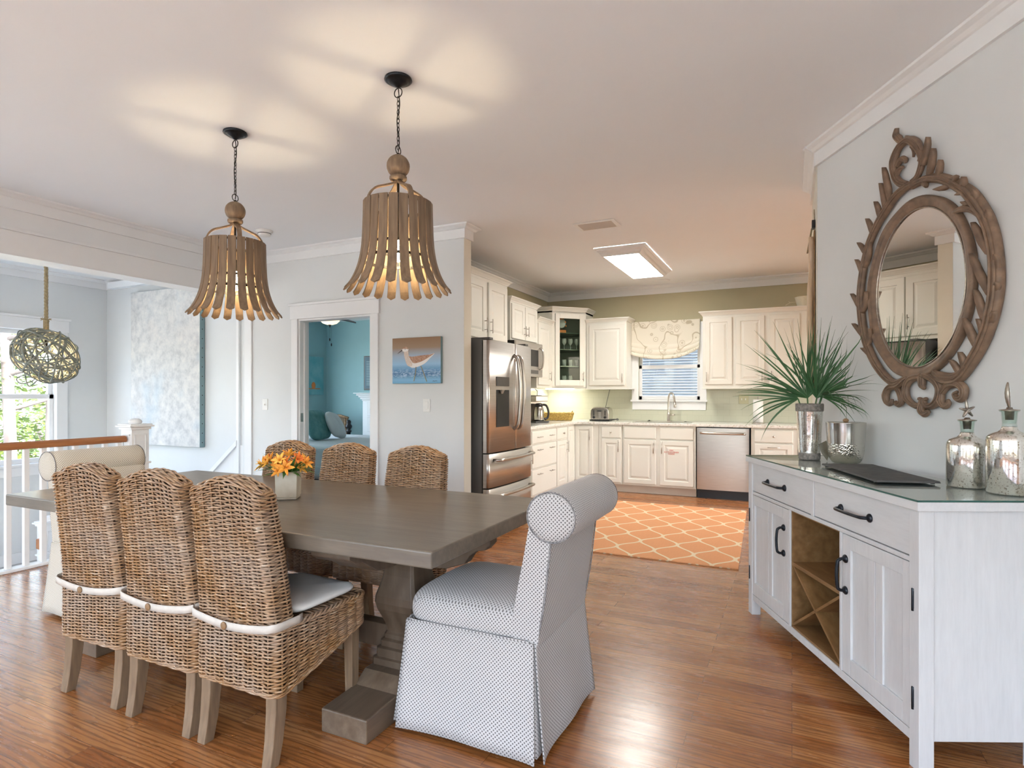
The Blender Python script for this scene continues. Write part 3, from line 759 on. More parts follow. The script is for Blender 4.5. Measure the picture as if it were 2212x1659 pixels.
    # legs
    for sx in (-1, 1):
        m = MB(); q = []
        for z, y, w in ((0, -.215, .020), (.08, -.200, .022), (.18, -.190, .024), (.30, -.188, .025)):
            q += [(sx*.165-w, y-w, z), (sx*.165+w, y-w, z), (sx*.165+w, y+w, z), (sx*.165-w, y+w, z)]
        m.add(q, [(i*4+k, i*4+(k+1) % 4, i*4+4+(k+1) % 4, i*4+4+k) for i in range(3) for k in range(4)]+[(3, 2, 1, 0), (12, 13, 14, 15)])
        m.obj('leg', 'chair_leg_wood', t, .003)
        m = MB(); q = []
        for z, y, w in ((0, .20, .018), (.40, .195, .023)):
            q += [(sx*.15-w, y-w, z), (sx*.15+w, y-w, z), (sx*.15+w, y+w, z), (sx*.15-w, y+w, z)]
        m.add(q, [(k, (k+1) % 4, 4+(k+1) % 4, 4+k) for k in range(4)]+[(3, 2, 1, 0), (4, 5, 6, 7)])
        m.obj('leg', 'chair_leg_wood', t, .003)
    # cushion with a tie strap round the back
    m = MB()
    def cu(u, v):
        a = 2*PI*u; ph = PI*(v-.5)
        cx = abs(cos(a))**.28*(1 if cos(a) >= 0 else -1); cy = abs(sin(a))**.28*(1 if sin(a) >= 0 else -1)
        k = max(cos(ph), 0)**.25
        z = .490+.020*sin(ph)+.004*sin(9*cx*k)*cos(7*cy*k)*max(0, sin(ph))
        return (cx*.180*k, .045+cy*.163*k, z)
    m.grid(cu, 40, 14, closeu=True); c = m.obj('seat_cushion', 'cushion_cotton', t)
    m = MB(); hw = .0135
    pts = []
    P = rrect(.209, -.247, -.10, .034, .02)
    # start at front sides, run round the back
    P = [p for p in P if p[1] < -.105]
    P.sort(key=lambda p: math.atan2(p[0], -(p[1]+.1)))
    vs = []; uv = []
    for i, (x, y, nx, ny) in enumerate(P):
        sag = -.020*cos(min(abs(x)/.2, 1)*PI/2) if y < -.2 else 0
        zc = .478+sag
        vs += [(x+nx*.003, y+ny*.003, zc-hw), (x+nx*.003, y+ny*.003, zc+hw)]
    k_ = len(P)
    m.add(vs, [(2*i, 2*i+2, 2*i+3, 2*i+1) for i in range(k_-1)], smooth=True)
    s = m.obj('strap', 'strap_cotton', t, recalc=False, solid=.004)
    m = MB(); m.lathe([(.001, 0), (.011, 0), (.0135, -.002), (.0125, -.005), (.001, -.005)], 18, (-.015, -.253, .458), ax='y')
    m.obj('button', 'rattan', s)
ch = thing('wicker_chair', 'brown wicker dining chair of the near row nearest the table corner, pale cushion showing', 'chair', (-1.745, 1.65, 0), math.radians(-1), 'wicker chairs around the dining table')
chair_parts(ch)
GR = 'wicker chairs around the dining table'
for x, y, rz, lab in ((-2.165, 1.652, .5, 'middle brown wicker dining chair of the near row, back turned to the camera'),
                      (-2.61, 1.655, 1.5, 'brown wicker dining chair at the far left of the near row, beside the white railing'),
                      (-2.79, 2.445, 180, 'wicker dining chair across the table directly behind the flower vase'),
                      (-2.335, 2.45, 179, 'wicker dining chair across the table in the middle of the far row'),
                      (-1.86, 2.46, 180, 'wicker dining chair across the table at the kitchen end, under the bird picture')):
    dup(ch, (x, y, 0), math.radians(rz), lab)

# ------------------------------------------------------------ skirted roll-back chair (local front = +y)
def slipper(name, label, loc, rz, fab):
    t = thing(name, label, 'chair', loc, rz, 'skirted roll-back chairs at the table ends')
    HW = .262
    # seat: puffy cushion block
    m = MB()
    def se(u, v):
        a = 2*PI*u; ph = PI*(v-.5)
        c, s_ = cos(a), sin(a); e = .30
        cx = abs(c)**e*(1 if c >= 0 else -1); cy = abs(s_)**e*(1 if s_ >= 0 else -1)
        k = max(cos(ph), 0)**.32
        z = .44+.075*(abs(sin(ph))**.8)*(1 if ph >= 0 else -1)
        if ph > 0: z += .012*(1-(cx*k)**2)
        return (cx*HW*k, .02+cy*.262*k, z)
    m.grid(se, 72, 24, closeu=True)
    for i, f in enumerate(m.f):   # planar uv in metres
        p = [m.v[k] for k in f]; zc = sum(q[2] for q in p)/4; nx = abs(sum(q[0] for q in p)/4)/HW; ny = abs(sum(q[1]-.02 for q in p)/4)/.262
        m.uv[i] = [(q[0], q[1]) for q in p] if max(nx, ny) < .93 else ([(q[0], q[2]) for q in p] if ny > nx else [(q[1], q[2]) for q in p])
    m.obj('seat', fab, t)
    # backrest slab leaning back
    m = MB()
    prof = [(-.155, .44), (-.170, .50), (-.190, .60), (-.212, .70), (-.232, .80), (-.28, .81), (-.318, .79), (-.308, .68), (-.293, .56), (-.276, .46), (-.262, .38), (-.18, .36)]
    pr = smooth_path([(a, b, 0) for a, b in prof[:5]], 3)+smooth_path([(a, b, 0) for a, b in prof[5:]], 3)
    pr = [(p[0], p[1]) for p in pr]
    nP = len(pr); HB = .256; X = [-HB, -HB+.012, -HB+.03, -HB+.2, 0, HB-.2, HB-.03, HB-.012, HB]; cyy = sum(p[0] for p in pr)/nP; czz = sum(p[1] for p in pr)/nP
    vs = []; Ls = [0]
    for i in range(nP): a, b = pr[i], pr[(i+1) % nP]; Ls.append(Ls[-1]+math.hypot(a[0]-b[0], a[1]-b[1]))
    for j, x in enumerate(X):
        k = .90 if j in (0, 8) else (.97 if j in (1, 7) else 1.)
        for y, z in pr: vs.append((x, y+(cyy-.02-y)*(1-k), z+(czz-z)*(1-k)*.3))
    fs = []; uvs = []
    for j in range(len(X)-1):
        for i in range(nP):
            i2 = (i+1) % nP; fs.append((j*nP+i, j*nP+i2, (j+1)*nP+i2, (j+1)*nP+i))
            uvs.append([(X[j], Ls[i]), (X[j], Ls[i+1]), (X[j+1], Ls[i+1]), (X[j+1], Ls[i])])
    m.add(vs, fs, uvs, True)
    for j, fl in ((0, 1), (8, 0)):
        f = tuple(j*nP+i for i in range(nP)); f = f[::-1] if fl else f
        m.f.append(f); m.sm.append(False); m.mt.append(0); m.uv.append([(m.v[k][1], m.v[k][2]) for k in f])
    m.obj('backrest', fab, t)
    # roll at the top
    m = MB(); yc, zc, R, HR = -.318, .838, .088, .262
    prs = [(.03, -HR-.006), (R*.55, -HR-.005), (R*.9, -HR), (R, -HR+.012), (R*1.0, -HR+.08), (R*1.0, HR-.08), (R, HR-.012), (R*.9, HR), (R*.55, HR+.005), (.03, HR+.006)]
    n = 40; vs = []; fs = []; uvs = []
    for r, x in prs:
        for k in range(n): a = 2*PI*k/n; vs.append((x, yc+r*cos(a)*1.02, zc+r*sin(a)*.98))
    for i in range(len(prs)-1):
        for k in range(n):
            k2 = (k+1) % n; fs.append((i*n+k, i*n+k2, (i+1)*n+k2, (i+1)*n+k))
            if 2 < i < 6 or i in (2, 6): uvs.append([(prs[i][1], k*2*PI*R/n), (prs[i][1], (k+1)*2*PI*R/n), (prs[i+1][1], (k+1)*2*PI*R/n), (prs[i+1][1], k*2*PI*R/n)])
            else: uvs.append([(vs[q][1], vs[q][2]) for q in fs[-1]])
    fs += [tuple(range(n)), tuple((len(prs)-1)*n+k for k in range(n))]; uvs += [[(vs[q][1], vs[q][2]) for q in fs[-2]], [(vs[q][1], vs[q][2]) for q in fs[-1]]]
    m.add(vs, fs, uvs, True); r = m.obj('back_roll', fab, t)
    for sx in (-1, 1):
        m = MB(); m.tube([(sx*(HR-.004), yc+R*.99*cos(2*PI*k/40), zc+R*.965*sin(2*PI*k/40)) for k in range(40)], .0026, 6, closed=True); m.obj('piping', 'welt_dark', r)
        m = MB(); m.tube(smooth_path([(sx*(HB-.006), -.262, .39), (sx*(HB-.004), -.278, .46), (sx*(HB-.004), -.295, .56), (sx*(HB-.004), -.309, .68), (sx*(HB-.004), -.319, .77)], 4), .0028, 6); m.obj('piping', 'welt_dark', t)
    # skirt panels with open pleats at the corners
    y0, y1 = -.258, .262; ZT, ZB = .405, .018
    def panel(p0, p1, nrm, seed, gap=.035):
        p0 = Vector((*p0, 0)); p1 = Vector((*p1, 0)); nv = Vector((*nrm, 0)); Lw = (p1-p0).length; m = MB()
        def f(u, v):
            e0 = gap*(1-v); w = e0/Lw*.5
            q = p0+(p1-p0)*(u*(1+2*w*1.1)-w*1.1)
            fl = .030*(1-v)**1.2 + .004*(1-v)*sin(u*9+seed)+.012*(1-v)*(abs(u-.5)*2)**6
            q = q+nv*(fl+.004); z = ZB+(ZT-ZB)*v + (.002*sin(u*7+seed) if v == 0 else 0)
            return (q.x, q.y, z)
        m.grid(f, 28, 10, Lw, ZT-ZB); m.obj('skirt_panel', fab, t, solid=.004, recalc=False)
    panel((-HW, y1), (HW, y1), (0, 1), 1); panel((HW, y1), (HW, y0), (1, 0), 2)
    panel((HW, y0), (-HW, y0), (0, -1), 3.5); panel((-HW, y0), (-HW, y1), (-1, 0), 5)
    # inner pleats
    for sx in (-1, 1):
        for yy, sy in ((y0, -1), (y1, 1)):
            m = MB(); cx = sx*(HW-.005); cy = yy-sy*.005
            def f(u, v):
                a = (u-.5)*2
                fx = sx*(.024*(1-v)); fy = sy*(.024*(1-v))
                return (cx+fx-sx*max(0, -a)*.06, cy+fy-sy*max(0, a)*.06, ZB+.01+(ZT-ZB-.01)*v)
            m.grid(f, 8, 4, .12, ZT-ZB); m.obj('pleat', fab, t, solid=.003, recalc=False)
    # seam welt between seat and skirt
    m = MB(); P = rrect(HW+.003, y0-.002, y1+.004, .03, .03)
    m.tube([(x, y, ZT+.002) for x, y, _, _ in P], .004, 6, closed=True); m.boxuv(); m.obj('welt', fab, t)
    # feet
    for sx in (-1, 1):
        for y in (-.25, .22): q = MB(); q.lathe([(.014, 0), (.014, .004), (.02, .30)], 12, (sx*.21, y, 0)); q.obj('leg', 'black_plastic', t)
    return t
slipper('skirted_chair', 'grey and white dotted roll-back chair with skirt at the near right end of the table', (-1.05, 2.095, 0), PI/2, 'dotted_fabric')
slipper('skirted_chair', 'cream dotted roll-back chair at the far left end of the table, beside the railing post', (-3.58, 2.17, 0), -PI/2, 'dotted_fabric_warm')

# flower vase
vx, vy = -2.165, 2.065
v = thing('flower_vase', 'square cream stone vase of orange lilies on the dining table', 'vase', (vx, vy, TZ), math.radians(33))
m = MB(); w = .048
m.add([(sx*w*k, sy*w*k, z) for z, k in ((.001, .94), (.010, .94), (.012, 1.), (.130, 1.03), (.130, .88), (.03, .8)) for sx, sy in ((-1, -1), (1, -1), (1, 1), (-1, 1))],
      [(i*4+k, i*4+(k+1) % 4, i*4+4+(k+1) % 4, i*4+4+k) for i in range(5) for k in range(4)]+[(3, 2, 1, 0), (20, 21, 22, 23)])
m.obj('vase_body', 'stone_vase', v, .003)
rf = random.Random(11)
def lily(c, d, s, mats):
    m = MB(); d = Vector(d).normalized(); a = d.orthogonal().normalized(); b = d.cross(a)
    for k in range(6):
        an = 2*PI*k/6+rf.uniform(-.15, .15); rr = a*cos(an)+b*sin(an); tn = d.cross(rr); L = s*rf.uniform(.85, 1.1); wd = s*(.17 if k % 2 else .23)
        vs = []
        for i, (q, w) in enumerate(((0, .25), (.3, .8), (.6, 1.), (.85, .6), (1., .08))):
            p = Vector(c)+d*(L*.75*q*(1-.35*q))+rr*(L*(.25*q+.75*q*q))
            vs += [p-tn*wd*w, p+d*(-.004)*w, p+tn*wd*w]
        fs = []
        for i in range(4): fs += [(i*3, i*3+1, i*3+4, i*3+3), (i*3+1, i*3+2, i*3+5, i*3+4)]
        m.add(vs, fs, smooth=True)
    for k in range(5):
        an = 2*PI*k/5; rr = a*cos(an)+b*sin(an); m.tube([Vector(c), Vector(c)+d*s*.5+rr*s*.12, Vector(c)+d*s*.8+rr*s*.3], .0011, 4)
    m.obj('lily_blossom', mats, v, recalc=False, solid=.0012)
fl_ = []
for i in range(25):
    a = rf.uniform(0, 2*PI); e = rf.uniform(.1, 1.2); R = rf.uniform(.045, .085)
    p = Vector((cos(a)*cos(e)*R*1.55, sin(a)*cos(e)*R*1.55, .135+sin(e)*R*.75)); fl_.append(p)
    lily(p, (p.x, p.y, (p.z-.10)*.8), rf.uniform(.034, .046), rf.choice(['petal_orange', 'petal_red', 'petal_orange', 'petal_yellow']))
m = MB()
for p in fl_: m.tube([(0, 0, .05), (p.x*.4, p.y*.4, .125), p], .0018, 5)
m.obj('flower_stems', 'leaf_green', v)
m = MB()
def blade(m, p0, d0, L, wd, droop, seg=7, up=(0, 0, 1), fold=.25):
    """narrow pointed leaf"""
    p = Vector(p0); d = Vector(d0).normalized(); side = d.cross(Vector(up)); side = side.normalized() if side.length > .01 else Vector((1, 0, 0)); vs = []
    for i in range(seg+1):
        q = i/seg; w = wd*(sin(PI*min(1, q*.9+.12))**.7)*(1-q**3) + .0004; nn = side.cross(d)
        vs += [p-side*w+nn*w*fold, p, p+side*w+nn*w*fold]
        p = p+d*(L/seg); d = (d+Vector((0, 0, -droop/seg*(0.4+1.2*q)))).normalized()
    fs = []
    for i in range(seg): fs += [(i*3, i*3+1, i*3+4, i*3+3), (i*3+1, i*3+2, i*3+5, i*3+4)]
    m.add(vs, fs, smooth=True)
for i in range(46):
    a = rf.uniform(0, 2*PI); e = rf.uniform(-.15, .9); blade(m, (cos(a)*.03, sin(a)*.03, .128), (cos(a)*cos(e), sin(a)*cos(e), sin(e)), rf.uniform(.07, .13), rf.uniform(.006, .011), rf.uniform(.2, 1.2))
m.obj('foliage', 'leaf_green', v, recalc=False)['kind'] = 'stuff'

# ------------------------------------------------------------ sideboard (local x along its front, y into the wall)
SB_RZ = math.atan2(-.9093, .4165)
sb = thing('sideboard', 'whitewashed sideboard with black handles, wine rack and glass top against the right wall', 'sideboard', (-.227, 3.653, 0), SB_RZ)
L, D, TP = 1.455, .43, .898
m = MB()
for x0, x1 in ((0, .05), (L-.05, L)):
    m.box(x0, x1, 0, .05, 0, TP-.03); m.box(x0, x1, D-.05, D, 0, TP-.03)
    e = x0+.008 if x0 == 0 else x1-.02
    m.box(e, e+.012, .05, D-.05, .10, TP-.03)
m.box(.05, L-.05, .003, .045, .085, .118); m.box(.05, L-.05, .003, .045, .687, .704); m.box(.05, L-.05, .003, .045, .874, TP-.03)
m.box(.722, .748, .003, .045, .704, .874); m.box(.500, .516, .003, D-.02, .118, .687); m.box(.963, .980, .003, D-.02, .118, .687)
m.box(.012, .016, .003, .04, .09, .87); m.box(.05, L-.05, .045, D-.012, .098, .116); m.box(.05, L-.05, D-.016, D-.008, .10, TP-.03)
m.box(.05, L-.05, .05, D-.02, .689, .700)
m.obj('body', 'whitewash', sb, .002)
m = MB(); m.box(-.012, L+.012, -.012, D+.005, TP-.03, TP); m.obj('worktop', 'whitewash_across', sb, .002)
m = MB(); m.box(-.010, L+.010, -.010, D+.003, TP+.0005, TP+.0065); tg = m.obj('glass_top', 'top_glass', sb)
m = MB()
for a in ((-.0105, L+.0105, -.0108, -.0100), (-.0108, -.0100, -.010, D+.003), (L+.0100, L+.0108, -.010, D+.003)): m.box(a[0], a[1], a[2], a[3], TP+.0005, TP+.0065)
m.obj('glass_edge', 'glass_edge', tg)
def pull(parent, c, L_, vertical, mat='black_iron', r=.0065, out=.034, name='handle'):
    m = MB(); a = L_/2
    P = [(-a, 0), (-a, -.018), (-a*.93, -out*.82), (-a*.78, -out), (0, -out-.004), (a*.78, -out), (a*.93, -out*.82), (a, -.018), (a, 0)]
    pts = smooth_path([(c[0], c[1]+y, c[2]+x) if vertical else (c[0]+x, c[1]+y, c[2]) for x, y in P], 4)
    m.tube(pts, r, 10)
    for s in (-a, a):
        q = (c[0], c[1], c[2]+s) if vertical else (c[0]+s, c[1], c[2]); m.lathe([(.017, 0), (.017, -.004), (.013, -.008), (.008, -.012)], 16, q, ax='y')
    return m.obj(name, mat, parent)
for x0, x1 in ((.018, .720), (.751, 1.424)):
    m = MB(); m.box(x0, x1, .006, .030, .708, .870); d = m.obj('drawer', 'whitewash_across', sb, .0015); pull(d, ((x0+x1)/2-.015, .006, .785), .20, False)
for x0, x1, hx, hg in ((.018, .498, .448, .020), (.984, 1.424, 1.010, 1.426)):
    m = MB(); z0, z1 = .121, .684
    m.box(x0, x0+.06, .004, .028, z0, z1); m.box(x1-.06, x1, .004, .028, z0, z1); m.box(x0+.06, x1-.06, .004, .028, z0, z0+.07); m.box(x0+.06, x1-.06, .004, .028, z1-.055, z1)
    xm = (x0+x1)/2; m.box(xm-.045, xm-.002, .006, .028, z0+.07, z1-.055); m.box(xm+.002, xm+.045, .006, .028, z0+.07, z1-.055)
    m.box(x0+.06, x1-.06, .013, .026, z0+.06, z1-.05)
    d = m.obj('door', 'whitewash', sb, .0015); pull(d, (hx, .004, .522), .128, True)
    for z in (.565, .235):
        q = MB(); q.box(hg-.006, hg+.004, -.003, .006, z-.03, z+.03); q.lathe([(.0045, -.038), (.0045, .038)], 10, (hg-.001, -.001, z)); q.obj('hinge', 'black_iron', d, .001)
m = MB(); x0, x1 = .518, .961
m.box(x0, x1, D-.03, D-.024, .12, .685); m.box(x0, x0+.006, .01, D-.03, .12, .685); m.box(x1-.006, x1, .01, D-.03, .12, .685); m.box(x0, x1, .01, D-.03, .118, .128); m.box(x0, x1, .01, D-.03, .680, .688)
m.box(x0+.006, x1-.006, .012, D-.03, .418, .436)
rk = m.obj('wine_rack', 'rack_wood', sb, .001)
m = MB()
for a, b in (((x0+.006, .130), (x1-.006, .416)), ((x0+.006, .416), (x1-.006, .130))):
    dx, dz = b[0]-a[0], b[1]-a[1]; q = math.hypot(dx, dz); nx, nz = -dz/q*.006, dx/q*.006
    def f0(p, r_): return (p, .015, r_)
    def f1(p, r_): return (p, D-.035, r_)
    m.prism([(a[0]+nx, a[1]+nz), (b[0]+nx, b[1]+nz), (b[0]-nx, b[1]-nz), (a[0]-nx, a[1]-nz)], f0, f1)
m.obj('cross_divider', 'rack_wood', rk)
ZS = TP+.008
# ---- tall mercury vase with palm fronds
pv = thing('palm_vase', 'tall silver mercury-glass vase holding spiky green palm fronds on the sideboard', 'vase', (.085, 3.545, ZS))
m = MB(); m.lathe([(.001, .0), (.050, .0), (.0515, .03)], 36); m.lathe([(.0515, .03), (.053, .05), (.0665, .262), (.067, .268)], 36, cap=False)
m.lathe([(.056, .05), (.062, .262)], 36, cap=False); m.obj('vase_body', 'mercury_glass', pv)
m = MB(); m.lathe([(.001, .0), (.0505, .0), (.053, .006), (.0535, .030), (.0525, .036)], 36, cap=False); m.obj('base_band', 'rough_band', pv)
m = MB(); m.lathe([(.0665, .258), (.0685, .262), (.0692, .296), (.067, .300), (.061, .300), (.061, .262)], 36, cap=False); m.obj('rim_band', 'rough_band', pv)
rp = random.Random(21)
def fan(nm, c, d0, n, spread, L, lean, wd=.0050, jit=.10):
    """palmate leaf: blades radiating from one point in a loose fan"""
    m = MB(); d0 = Vector(d0).normalized(); a = Vector((.9026, .4305, 0)); a = (a-d0*a.dot(d0)).normalized(); b = d0.cross(a)
    m.tube([Vector((0, 0, .05)), Vector(c)*.6+Vector((0, 0, .06)), Vector(c)], .0035, 6)
    for k in range(n):
        an = math.radians(-spread+2*spread*k/(n-1))+rp.uniform(-.05, .05)
        d = d0*cos(an)+a*sin(an)+b*rp.uniform(-jit*3, jit*3)
        l = L*(1-.18*abs(k/(n-1)-.5)*2)*rp.uniform(.82, 1.1)
        nn = d.cross(a) if abs(d.dot(a)) < .95 else b
        blade(m, c, d, l, wd*rp.uniform(.7, 1.15), lean*rp.uniform(.3, 1.3)*(.5+abs(sin(an))), 9, up=tuple(b*(1 if rp.random() < .5 else .6)+a*rp.uniform(-.5, .5)), fold=.5)
    nn0 = Vector((.085, 3.545, 0)).dot(N)
    for i, q in enumerate(m.v):
        ex = nn0+Vector((q[0], q[1], 0)).dot(N)-1.90
        if ex > 0: m.v[i] = (q[0]-N.x*ex, q[1]-N.y*ex, q[2])
    m.obj(nm, 'palm_leaf', pv, recalc=False)
fan('palm_frond', (-.01, -.01, .33), (-.28, -.05, 1), 34, 62, .45, .45)
fan('palm_frond', (.035, .01, .33), (.34, -.05, 1), 32, 55, .44, .45)
fan('palm_frond', (.06, .02, .345), (.9, -.25, .25), 13, 60, .36, .9)
fan('palm_frond', (-.055, -.03, .325), (-.9, -.35, .30), 12, 45, .36, 1.6)
fan('palm_frond', (.06, -.005, .335), (.7, -.3, -.1), 11, 22, .28, 2.2)
# ---- bucket
bk = thing('ice_bucket', 'round hammered silver ice bucket with lid beside the palm vase', 'bucket', (.247, 3.425, ZS))
m = MB(); m.lathe([(.001, .0), (.052, .0), (.062, .004), (.075, .022), (.082, .060), (.0845, .100)], 40, cap=False); m.obj('bucket_base', 'hammered_metal', bk)
m = MB(); m.lathe([(.0845, .100), (.0875, .150), (.091, .205), (.0915, .207), (.088, .207), (.086, .203)], 40, cap=False); m.obj('bucket_body', 'bucket_metal', bk)
m = MB(); m.lathe([(.0875, .2), (.086, .205), (.05, .2075), (.002, .2085)], 40, cap=False); ld = m.obj('lid', 'bucket_metal', bk)
m = MB(); m.ball((0, 0, .2165), .014, 16, 8, sz=.75); m.obj('knob', 'rattan', ld)
# small square mirror coaster leaning behind the bucket
sp_ = thing('metal_plate', 'small thin square metal plate leaning between the palm vase and the ice bucket', 'plate', (.150, 3.470, ZS), math.radians(10))
m = MB(); m.prism([(.020, .001), (.034, .050), (.012, .108), (-.024, .086), (-.008, .040)], lambda a, c: (a, .018-.16*c, c), lambda a, c: (a, .021-.16*c, c)); m.obj('plate', 'bucket_metal', sp_)
# ---- slate board
m = MB((.34, 2.95, ZS)); P = [(.128, 3.222), (.296, 2.668), (.517, 2.736), (.349, 3.29)]
cxs = sum(p[0] for p in P)/4; cys = sum(p[1] for p in P)/4; ol = []
for i in range(4):
    a, b_ = P[i], P[(i+1) % 4]
    for k in range(9):
        q = k/9; ol.append((a[0]+(b_[0]-a[0])*q+rp.uniform(-.0018, .0018), a[1]+(b_[1]-a[1])*q+rp.uniform(-.0018, .0018)))
m.prism(ol, lambda a, b_: (a, b_, ZS+.006), lambda a, b_: (cxs+(a-cxs)*.985, cys+(b_-cys)*.985, ZS+.014))
sl = m.obj('slate_board', 'slate', None, .0015); tag(sl, 'dark grey slate serving board lying on the glass top of the sideboard', 'serving board')
m = MB((.34, 2.95, ZS))
for p in P: m.lathe([(.008, ZS), (.008, ZS+.0065)], 12, (cxs+(p[0]-cxs)*.88, cys+(p[1]-cys)*.88, 0))
m.obj('foot', 'black_plastic', sl)
# ---- mercury bottles
def bottle(label, loc, R, zb, zn, zr, kind):
    b_ = thing('glass_bottle', label, 'bottle', loc, 0, 'mercury glass bottles')
    m = MB(); m.lathe([(.001, 0), (R*.96, 0), (R, .004), (R, zb-.024), (R*.97, zb-.012), (R*.85, zb-.002), (R*.5, zb+.008), (.024, zb+.016), (.0215, zb+.026)], 44, cap=False)
    m.obj('bottle_body', 'mercury_glass', b_)
    m = MB(); m.lathe([(.0215, zb+.026), (.0205, zn), (.0235, zr-.006), (.029, zr-.002), (.029, zr+.001), (.025, zr+.001), (.021, zr-.006), (.018, zn)], 36, cap=False); m.obj('neck', 'clear_glass', b_)
    st = MB(); st.lathe([(.012, zr-.032), (.014, zr-.002), (.030, zr+.0015), (.030, zr+.0035), (.010, zr+.006), (.008, zr+.012)], 28)
    ax = Vector((.9026, .4305, 0)); up = Vector((0, 0, 1)); dp = ax.cross(up)
    if kind == 'star':
        c = Vector((0, 0, zr+.040)); 
        for k in range(5):
            a = math.radians(90+72*k+6); d = ax*cos(a)+up*sin(a); l = .040 if k == 0 else .030
            st.tube([c, c+d*l*.35, c+d*l*.75, c+d*l], [.0085, .0080, .006, .0035], 8, flat=.7)
        st.ball(c, .009, 10, 8)
    else:
        c = Vector((0, 0, zr)); n = 12; pts = []; rs = []
        for i in range(n+1):
            q = i/n; pts.append(c+up*(.008+.092*q)+ax*(-.006*sin(q*PI)-.006*q*q)); rs.append(.0035+.0085*sin(PI*min(q*1.02, 1))**.7+(.0008 if i % 2 else 0))
        st.tube(pts, rs, 10, flat=.6)
    st.obj('stopper', 'silver_cast', b_)
    return b_
bottle('shorter silver speckled glass bottle with a starfish stopper', (.598, 2.745, ZS), .0655, .178, .205, .248, 'star')
bottle('taller silver speckled glass bottle with a feather stopper at the right edge', (.690, 2.615, ZS), .0665, .208, .245, .290, 'feather')

# ------------------------------------------------------------ ornate mirror on the angled wall (local x along U, z up, -y out of the wall)
mo = W0 + U*(-2.605+3.457)
mr = thing('wall_mirror', 'large oval mirror in a carved brown scrollwork frame on the right wall', 'mirror', (mo.x, mo.y, 1.74), math.atan2(U.y, U.x))
def wp(a, z, d=.0): return (a, -d, z)
def gnarl(m, pts, r, k=6, n=9, d=.02, fl=1.25):
    """carved branch: smoothed path with ribs; r list per control point"""
    P = smooth_path([wp(p[0], p[1], p[2] if len(p) > 2 else d) for p in pts], k); q = []
    for i in range(len(P)):
        t = i/(len(P)-1)*(len(r)-1); a = int(min(t, len(r)-2)); rr = r[a]+(r[a+1]-r[a])*(t-a); q.append(rr)
    q = [x*.80 for x in q]; m.tube(P, q, n, flat=fl)
    # two ribs along the branch
    for s in (-.45, .45):
        R = []
        for i, p in enumerate(P):
            t = (P[min(i+1, len(P)-1)]-P[max(i-1, 0)]).normalized(); w = t.cross(Vector((0, 1, 0))); R.append(p+w*q[i]*s+Vector((0, -q[i]*.95, 0)))
        m.tube(R, [x*.28 for x in q], 5)
CE = (.0, .005)
ac, az, ai, aj = -.010, -.002, .307, .387    # oval frame semi axes (centre line)
m = MB(); prof = [(-.024, .004), (-.026, .020), (-.021, .031), (-.013, .033), (-.008, .025), (.000, .027), (.011, .023), (.018, .017), (.029, .012), (.031, .004)]
n = 96; vs = []
for k in range(n):
    a = 2*PI*k/n; nx, nz = cos(a)/ai, sin(a)/aj; q = math.hypot(nx, nz); nx, nz = nx/q, nz/q
    for dr, dd in prof:
        w = 1+.06*sin(a*9)
        vs.append(wp(ac+ai*cos(a)-nx*dr*-1*w*-1, az+aj*sin(a)-nz*dr*-1*w*-1, dd*w))
p_ = len(prof)
m.add(vs, [(k*p_+i, k*p_+i+1, ((k+1) % n)*p_+i+1, ((k+1) % n)*p_+i) for k in range(n) for i in range(p_-1)], smooth=True)
m.obj('oval_frame', 'mirror_wood', mr)
m = MB(); vs = [wp(ac+(ai-.026)*cos(2*PI*k/n), az+(aj-.026)*sin(2*PI*k/n), .010) for k in range(n)]
m.add(vs, [tuple(range(n))]); gl = m.obj('mirror_glass', 'mirror_glass', mr, recalc=False)
m = MB(); m.tube([wp(ac+(ai-.027)*cos(2*PI*k/n), az+(aj-.027)*sin(2*PI*k/n), .014) for k in range(n)], .0035, 6, closed=True); m.obj('mirror_beading', 'silver_cast', mr)
# outer ring, left and right halves
m = MB()
gnarl(m, [(.03, .475), (-.058, .480), (-.133, .462), (-.198, .420), (-.272, .360), (-.342, .268), (-.390, .128), (-.403, -.016), (-.368, -.190), (-.276, -.338), (-.155, -.430), (-.060, -.407)], [.016, .019, .021, .022, .020, .019, .020, .021, .021, .022, .020, .014])
gnarl(m, [(-.03, .470), (.050, .472), (.113, .455), (.175, .425), (.254, .366), (.312, .308), (.382, .195), (.416, .082), (.426, -.040), (.414, -.143), (.372, -.262), (.303, -.362), (.235, -.425), (.150, -.425), (.10, -.395)], [.016, .019, .021, .023, .026, .029, .028, .027, .029, .028, .026, .024, .020, .018, .013])
m.obj('outer_ring', 'mirror_wood', mr)
m = MB()
